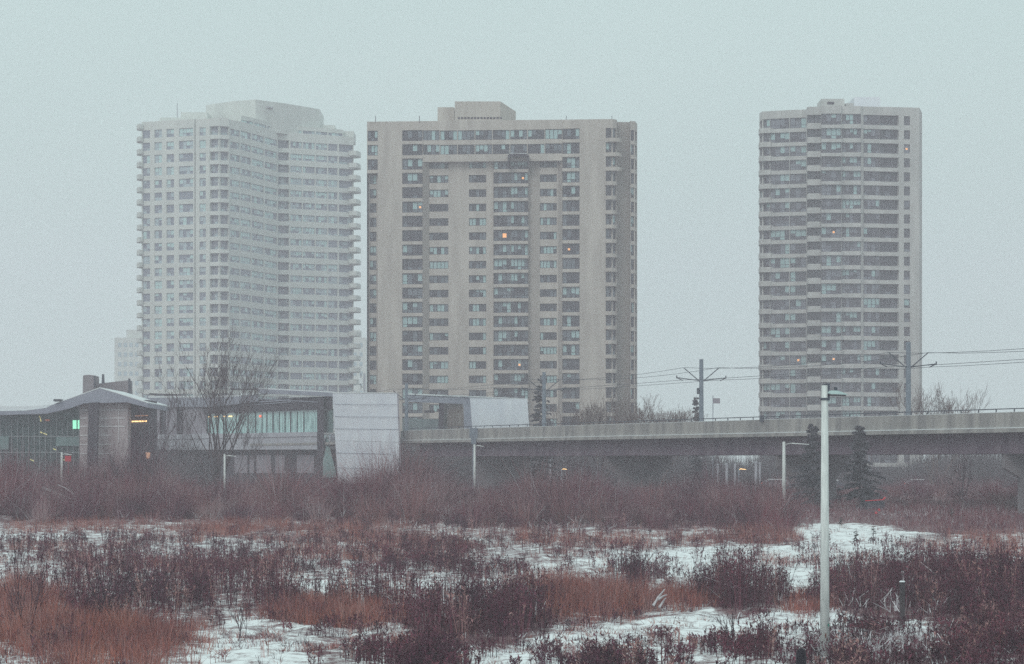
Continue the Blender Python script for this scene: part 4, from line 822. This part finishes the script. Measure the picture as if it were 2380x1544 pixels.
def bare_tree(x, Y, ytop, label, stems, seed, lev=5, width=1.0, m='bark', r0=.2, cat='tree', name='bare_tree', group=None, zb=None, spread=.5, kids=(2, 3), minr=.025):
    if m == 'barkfar': kids = (2, 4); minr = .013; r0 *= .8; spread = .62
    rnd = random.Random(seed); zb = float(gz(wx(x, Y), Y))-.1 if zb is None else zb; H = wz(ytop, Y)-zb
    root = empty(name, label, cat, group, (wx(x, Y), Y, zb)); out = []
    for (dx, dz, Lf, rf) in stems:
        d = Vector((dx*width, rnd.uniform(-.35, .35), dz)).normalized()
        grow(rnd, Vector((rnd.uniform(-.15, .15), 0, 0)), d, H*Lf, r0*rf, lev, out, up=.1, spread=spread, kids=kids)
    top = max(p.z for _, ps_, _ in out for p in ps_); sc = H/top
    tr_, cr = MB(), []
    for l, ps_, rs in out:
        ps_ = [Vector((p.x*sc, p.y*sc, p.z*sc)) for p in ps_]
        if l >= lev-1 or rs[0] > .06: tr_.tube(ps_, [max(minr, q) for q in rs], 6)
        else: cr.append((ps_, [max(minr, q) for q in rs]))
    tr_.obj('trunk', M[m], root, smooth=True)
    Pn = np.array([[tuple(q) for q in a] for a, _ in cr]); Wn = np.array([q for _, q in cr])*2
    ribbons('crown', Pn, Wn, M[m], root)
    return root
bare_tree(503, 312, 748, 'big multi stemmed bare tree in front of the station hall', [(.0, 1, .30, 1.0), (-.1, 1, .32, .8), (.12, 1, .32, .8), (.30, 1, .30, .6), (-.34, 1, .28, .5), (.04, 1, .34, .8), (-.2, 1, .33, .7), (.62, .8, .2, .35), (-.62, .8, .2, .35), (.2, 1, .33, .7)], 23, lev=6, r0=.20, width=1.35, spread=.58, kids=(2, 3), minr=.015, m='treebark')
bare_tree(1525, 345, 912, 'broad hazy bare tree rising behind the viaduct right of the middle tower', [(.0, 1, .3, 1), (-.35, 1, .3, .7), (.4, 1, .3, .7), (.1, 1, .3, .8), (-.15, 1, .34, .8)], 9, lev=6, m='barkfar', r0=.12, width=1.2, minr=.022)
bare_tree(1478, 350, 905, 'bare tree against the right edge of the middle tower', [(.0, 1, .3, 1), (-.3, 1, .3, .7), (.3, 1, .3, .7)], 10, lev=6, m='barkfar', r0=.12, minr=.022)
bare_tree(1390, 352, 915, 'brown bare tree in front of the blank right pier of the middle tower', [(.0, 1, .3, 1), (-.4, 1, .3, .7), (.35, 1, .3, .7), (.1, 1, .3, .8)], 12, lev=6, m='barkfar', r0=.11, width=1.2, minr=.022)
bare_tree(1318, 352, 935, 'dense low bare tree just right of the dark spruce', [(.0, 1, .3, 1), (-.4, 1, .3, .7), (.35, 1, .3, .7)], 13, lev=5, m='bark', r0=.1, width=1.2, minr=.016)
bare_tree(2170, 330, 882, 'pale bare tree behind the viaduct right of the slim tower', [(.0, 1, .3, 1), (-.35, 1, .3, .7), (.5, 1, .3, .7), (.2, 1, .3, .8)], 15, lev=6, m='barkfar', r0=.1, width=1.1, minr=.025)
bare_tree(1990, 335, 940, 'small bare tree hidden behind the viaduct in front of the slim tower', [(.0, 1, .3, 1), (-.35, 1, .3, .7), (.5, 1, .3, .7)], 16, lev=4, m='barkfar', r0=.08, width=1.1, minr=.025)
bare_tree(2235, 262, 1050, 'small bare tree seen in the bright gap under the viaduct at right', [(.0, 1, .35, 1), (-.4, 1, .3, .7), (.5, 1, .3, .7), (-.1, 1, .3, .7)], 17, lev=4, r0=.08, width=1.2, minr=.018)
bare_tree(620, 420, 885, 'thin low bare tree beyond the platform roof', [(.0, 1, .3, 1), (-.35, 1, .3, .7), (.5, 1, .3, .7)], 18, lev=6, m='barkfar', r0=.09, width=1.1)
bare_tree(362, 315, 900, 'slender bare sapling left of the big tree', [(.0, 1, .35, 1), (-.3, 1, .3, .7), (.3, 1, .3, .7)], 19, lev=4, r0=.07, width=1.0)
for i, (x, Y, yt, lb, k) in enumerate(((300, 255, 1052, 'dark dense rounded shrub in front of the masonry wall', 9), (955, 262, 1060, 'dark dense shrub at the foot of the pale shelter wall', 9), (1010, 262, 1062, 'dark shrub in the shadow under the viaduct end', 7), (12, 235, 1052, 'dark upright shrub cut by the left border', 6), (205, 250, 1085, 'purple brown shrub right of the leftmost lamp', 7), (1370, 262, 1045, 'sparse tall shrub crossing the girder', 3))):
    rr = random.Random(i+50)
    bare_tree(x, Y, yt, lb, [(rr.uniform(-.8, .8), 1, rr.uniform(.4, .5), rr.uniform(.5, 1)) for _ in range(k)], 60+i, lev=4, r0=.06, cat='shrub', name='bare_shrub', spread=.5, minr=.02, m='bark')
# saplings in the near brush
for i, (x, yb, yt, lb, k) in enumerate(((245, 1470, 1250, 'dark many stemmed sapling in the left foreground', 8), (55, 1480, 1250, 'tall sapling near the left border of the field', 6), (345, 1455, 1300, 'thin leaning sapling behind the rust grass', 4), (650, 1400, 1270, 'lone thin sapling in the snow patch', 2), (1462, 1390, 1245, 'dark headed sapling in the middle of the field', 4), (560, 1490, 1385, 'slim sapling in front of the snow at left', 3), (1700, 1510, 1410, 'sapling close to the tall street lamp, left side', 4), (920, 1300, 1225, 'small snowy sapling in the rust grass', 3))):
    Y = ground_Y(yb); rr = random.Random(i+90)
    bare_tree(x, Y, yt, lb, [(rr.uniform(-.6, .6), 1, rr.uniform(.35, .6), rr.uniform(.5, 1)) for _ in range(k)], 170+i, lev=3, r0=.024, cat='sapling', name='bare_sapling', spread=.45, minr=.009, m='sap')

def conifer(x, Y, ytop, label, R, seed, m='needle', zb=None, dens=1.0):
    rnd = np.random.default_rng(seed); zb = float(gz(wx(x, Y), Y)) if zb is None else zb; H = wz(ytop, Y)-zb
    root = empty('spruce_tree', label, 'conifer', None, (wx(x, Y), Y, zb))
    b = MB(); b.tube([(0, 0, 0), (0, 0, H)], [.16, .02], 7); b.obj('trunk', M['bark'], root)
    P = []; 
    nb = int(150*H/8*dens)
    for i in range(nb):
        t = (i+.5)/nb; z = H*(.06+.93*t)+rnd.normal(0, .2); L = R*(1-t)**.75*rnd.uniform(.25, 1.15)+.15; a = rnd.uniform(0, 6.283)
        dirv = np.array([math.cos(a), math.sin(a), 0]); tip = np.array([0, 0, z])+dirv*L+np.array([0, 0, -.28*L+.15])
        n = int(16+L*26)
        s = rnd.uniform(.08, 1, n); c = np.array([0, 0, z])*(1-s[:, None])+tip*s[:, None]
        side = np.cross(dirv, [0, 0, 1])*rnd.choice([-1, 1], n)[:, None]
        e = c+side*(.38*(1.05-s[:, None]))*rnd.uniform(.5, 1, (n, 1))+dirv*.18+np.stack([rnd.normal(0, .05, n), rnd.normal(0, .05, n), rnd.uniform(-.22, .03, n)], 1)
        P.append(np.stack([c, (c+e)/2, e], 1))
    P = np.concatenate(P); Wd = np.tile(np.array([.10, .17, .05]), (len(P), 1))
    ribbons('crown', P, Wd, M[m], root, vz=1.3)
conifer(1890, 238, 988, 'dark spruce hugging the left of the tall street lamp in front of the viaduct', 2.2, 3, dens=.8)
conifer(1998, 238, 990, 'dark spruce right of the tall street lamp in front of the viaduct', 2.4, 4, dens=.9)
conifer(1255, 346, 880, 'dark spruce behind the viaduct beside the low white shelter', 2.7, 5, dens=.5)
conifer(1618, 352, 920, 'small spruce silhouetted in the sky gap between the towers', 1.6, 6, dens=.55)

# ------------------------------------------------------------------ vegetation masses
def pts_in(ells, per=1.0):
    xs, ys, hs = [], [], []
    for (cx, cy, rx, ry, dens, h) in ells:
        n = int(math.pi*rx*ry/1000*dens*per)
        a = rng.uniform(0, 2*np.pi, n); r = np.sqrt(rng.uniform(0, 1, n))*(1+.16*np.sin(a*5+cx)+.12*np.sin(a*11+cy)+.16*rng.normal(0, 1, n))
        xs.append(cx+rx*r*np.cos(a)); ys.append(cy+ry*r*np.sin(a)); hs.append(h*(1-.2*np.clip(r, 0, 1.1)**3)*rng.lognormal(-.1, .24, n))
    x = np.concatenate(xs); y = np.concatenate(ys); h = np.concatenate(hs)
    ok = (y < 1640) & (y > 1112); x, y, h = x[ok], y[ok], h[ok]
    Y = F*(CZ+SL*85)/(y-HY+SL*F); far = Y > 260; Y[far] = F*(CZ-SL*175)/(y[far]-HY)
    return (x-CX)/F*Y, Y, h
def keep(X, Y, pin=.12, base=.30):
    xi = CX+X/Y*F; yi = HY+(CZ-(SL*(np.minimum(Y, 260)-85)))/Y*F; p = np.ones(len(X))
    for (cx, cy, rx, ry) in OPEN:
        p = np.where(np.hypot((xi-cx)/rx, (yi-cy)/ry)+.15*fbm(X*.8, Y*.8) < 1, pin, p)
    nz = fbm(X*.35+3, Y*.16)+.8*fbm(X*1.3, Y*.8+5); p = p*np.clip(.32+base+nz*1.1, .08, 1)
    return rng.uniform(0, 1, len(X)) < p
def blades(X, Y, h, nb, wid, lean, K=3, rad=.22, curve=.3):
    """nb blades round every clump"""
    n = len(X); Xc = np.repeat(X, nb); Yc = np.repeat(Y, nb); hh = np.repeat(h, nb)*rng.uniform(.55, 1.1, n*nb)
    a = rng.uniform(0, 2*np.pi, n*nb); rr = rad*np.sqrt(rng.uniform(0, 1, n*nb))
    bx = Xc+rr*np.cos(a); by = Yc+rr*np.sin(a); bz_ = gz(bx, by)-.03
    ln = np.abs(rng.normal(0, lean, n*nb)); a2 = a+rng.normal(0, .6, n*nb)
    t = np.linspace(0, 1, K)[None, :]
    px = bx[:, None]+(np.cos(a2)*ln*hh)[:, None]*(t+curve*t*t); py = by[:, None]+(np.sin(a2)*ln*hh)[:, None]*(t+curve*t*t)
    pz = bz_[:, None]+hh[:, None]*(t-.25*(ln[:, None])*t*t)
    w = (wid*rng.uniform(.6, 1.4, n*nb))[:, None]*(1-.85*t)
    return np.stack([px, py, pz], -1), w
def stuff(name, P, Wd, m, label=None, mi=None):
    o = ribbons(name, P, Wd, m, mi=mi); tag(o, label, None, None, 'stuff'); return o
def heads(P, n, size, up=.45):
    """little seed-head leaves along the top part of stalks"""
    N = len(P); i = np.repeat(np.arange(N), n); t = 1-up*rng.uniform(0, 1, len(i))**1.3
    K = P.shape[1]-1; f = t*K; k = np.clip(f.astype(int), 0, K-1); u = (f-k)[:, None]
    c = P[i, k]*(1-u)+P[i, k+1]*u
    d = rng.normal(0, 1, (len(i), 3)); d[:, 2] = np.abs(d[:, 2])*.8; d /= np.linalg.norm(d, axis=1)[:, None]
    s = (size*rng.uniform(.5, 1.4, len(i)))[:, None]
    return np.stack([c, c+d*s*.5, c+d*s], 1), np.tile([.02, .045, .01], (len(i), 1))*rng.uniform(.6, 1.3, (len(i), 1))

# rust coloured grass
X, Y, h = pts_in(R, 2.9); k = keep(X, Y, .3, .55); X, Y, h = X[k], Y[k], h[k]
P, Wd = blades(X, Y, h*.85, 16, .017, .30, K=4, rad=.30, curve=.5); mi = np.repeat(rng.choice([0, 1, 2], len(X), p=[.62, .22, .16]), 16)
stuff('rust_grass', P, Wd, [M['rust'], M['tan'], M['weed']], mi=mi)
# pinkish dry grass and stubble over the whole field
X, Y, h = pts_in(Tn, 1.0); k = keep(X, Y); X, Y, h = X[k], Y[k], h[k]
P, Wd = blades(X, Y, h, 12, .014, .45, K=3, rad=.25); mi = np.repeat(rng.choice([0, 1], len(X), p=[.6, .4]), 12)
stuff('dry_grass', P, Wd, [M['tan'], M['weed']], mi=mi)
# dark goldenrod like stalks with seed heads
X, Y, h = pts_in(Wl, 1.0); k = keep(X, Y, .18); X, Y, h = X[k], Y[k], h[k]
P, Wd = blades(X, Y, h, 8, .019, .10, K=4, rad=.24); Hp, Hw = heads(P, 8, .13, .6)
mk = np.repeat(rng.choice([0, 1, 2], len(X), p=[.74, .18, .08]), 8)
P3 = np.concatenate([P[:, [0, 1, 3]], Hp]); W3 = np.concatenate([Wd[:, [0, 1, 3]]+.004, Hw]); stuff('dark_weeds', P3, W3, [M['weed'], M['thicket'], M['tan']], mi=np.concatenate([mk, np.repeat(mk, 8)]))
X, Y, h = pts_in(Sp, 1.5); k = rng.uniform(0, 1, len(X)) < np.clip(.45+fbm(X*1.1, Y*.7)*1.3, .04, 1); X, Y, h = X[k], Y[k], h[k]
P, Wd = blades(X, Y, h, 9, .02, .8, K=3, rad=.16); stuff('snow_stubble', P, Wd, [M['weed'], M['tan'], M['rust']], mi=np.repeat(rng.choice([0, 1, 2], len(X), p=[.5, .25, .25]), 9))
# purple brown dogwood thicket along the back of the field
X, Y, h = pts_in(Tk, 1.0); nb = 150; h = h*rng.lognormal(.05, .2, len(h))*(1+.28*np.sin(X*.31+1.5*np.sin(X*.11)))
P, Wd = blades(X, Y, h, nb, .026, .42, K=4, rad=.6, curve=.6); mi = np.repeat(rng.choice([0, 1, 2, 4], len(X), p=[.42, .26, .17, .15]), nb)
sw = rng.uniform(0, 1, len(mi)) < .02; mi[sw] = 3
stuff('dogwood_thicket', P, Wd, [M['thicket'], M['weed'], M['twig2'], M['snowtwig'], M['twig3']], mi=mi)
# low brush under and in front of the viaduct on the right
X, Y, h = pts_in(Lb, 3.2)
P, Wd = blades(X, Y, h, 14, .024, .38, K=3, rad=.45)
stuff('low_brush', P, Wd, [M['thicket'], M['twig2'], M['snowtwig']], mi=rng.choice([0, 1, 2], len(P), p=[.60, .33, .07]))
# snow caught on bent grass and twigs
X, Y, h = pts_in(Sn, 1.3)
P, Wd = blades(X, Y, h, 5, .028, .9, K=3, rad=.2); P[..., 2] += (np.repeat(h, 5)*.35)[:, None]; P[:, 2, 2] = P[:, 1, 2]
Wd[:, 2] = Wd[:, 1]; stuff('snow_on_brush', P, Wd, M['snowtwig'])
# fallen snow dusted branches
def fallen(x, yb, Y, lines, label):
    o = empty('fallen_branch', label, 'branch', 'snow dusted fallen branches', (wx(x, Y), Y, wz(yb, Y))); b = MB(); s = Y/F
    for l in lines: b.tube([((px-x)*s, (i % 2)*.15, (yb-py)*s) for i, (px, py) in enumerate(l)], [.055, .04, .02][:len(l)] if len(l) < 4 else .035, 5)
    b.obj('stem', M['snowtwig'], o)
fallen(160, 1168, 224, [[(185, 1172), (140, 1150), (97, 1134)], [(165, 1160), (130, 1146), (104, 1150)], [(158, 1176), (120, 1140), (100, 1132)], [(172, 1150), (150, 1134), (132, 1126)]], 'pale fallen branches fanned out beside the leftmost lamp')
fallen(400, 1178, 222, [[(408, 1178), (380, 1160), (365, 1142)], [(400, 1180), (384, 1168), (370, 1148)], [(372, 1182), (354, 1166), (334, 1163)]], 'snow lined fallen branches below the big bare tree')
fallen(890, 1182, 220, [[(905, 1176), (875, 1163), (860, 1158)], [(898, 1188), (870, 1178), (850, 1172)]], 'snow heaped branch ahead of the pale shelter wall')
fallen(1535, 1410, 104, [[(1518, 1408), (1531, 1388), (1545, 1370)], [(1530, 1393), (1540, 1387), (1549, 1383)], [(1532, 1412), (1541, 1400), (1547, 1390)]], 'forked bleached branch poking from the rust grass')
fallen(1430, 1190, 219, [[(1440, 1196), (1412, 1180), (1380, 1172)], [(1432, 1185), (1405, 1166), (1392, 1150)], [(1445, 1180), (1425, 1160), (1404, 1158)]], 'pale arching branches in the thicket under the viaduct')
# small dark leafy plants on the open snow patch
for x, yb, h_, lb in ((1990, 1262, .8, 'small dark leafy plant on the snow patch, left one'), (2030, 1265, 1.05, 'larger dark leafy plant on the snow patch'), (1955, 1222, .6, 'dark reddish plant at the back edge of the snow patch'), (1925, 1265, .6, 'dark leafy plant peeping out right beside the tall lamp'), (2212, 1208, .9, 'dark stump like plant on the brush rise at right')):
    Y = float(ground_Y(yb)); o = empty('leafy_plant', lb, 'plant', 'dark leafy plants near the snow patch', (wx(x, Y), Y, float(gz(wx(x, Y), Y))))
    n = 60; t = rng.uniform(.1, 1, n); c = np.stack([rng.normal(0, .06, n), rng.normal(0, .06, n), t*h_], 1)
    d = rng.normal(0, 1, (n, 3)); d /= np.linalg.norm(d, axis=1)[:, None]; d[:, 2] *= .4
    Pp = np.stack([c, c+d*.12*(1.3-t)[:, None]+.0, c+d*.26*(1.3-t)[:, None]], 1); ribbons('leaves', Pp, np.tile([.04, .13, .04], (n, 1)), M['leaf'], o)
    b = MB(); b.tube([(0, 0, 0), (0, 0, h_)], [.025, .01], 5); b.obj('stem', M['bark'], o)
# far wood behind the viaduct, seen through the gap below it
n = 5200; X = rng.uniform(-75, 110, n); Y = rng.uniform(440, 500, n); 
hh = rng.uniform(5.0, 10, n)*(1-(.35+.3*np.sin(X*.23))*np.clip((X-28)/12, 0, 1)); P, Wd = blades(X, Y, hh, 12, .10, .22, K=4, rad=.9); 
stuff('distant_wood', P, Wd, mat('distant_wood', (.075, .06, .07), island=.4))

# ------------------------------------------------------------------ falling-snow air
b = MB(); b.box(-880, 880, -70, 1480, -4.2, 112)
hz = b.obj('haze', []); tag(hz, kind='stuff')
m = bpy.data.materials.new('haze_air'); m.use_nodes = True; t = m.node_tree; t.nodes.remove(t.nodes['Principled BSDF'])
v = t.nodes.new('ShaderNodeVolumePrincipled'); v.inputs['Color'].default_value = (.99, .91, 1.0, 1); v.inputs['Density'].default_value = .00072; v.inputs['Anisotropy'].default_value = .1
t.links.new(v.outputs[0], t.nodes['Material Output'].inputs['Volume']); hz.data.materials.append(m)
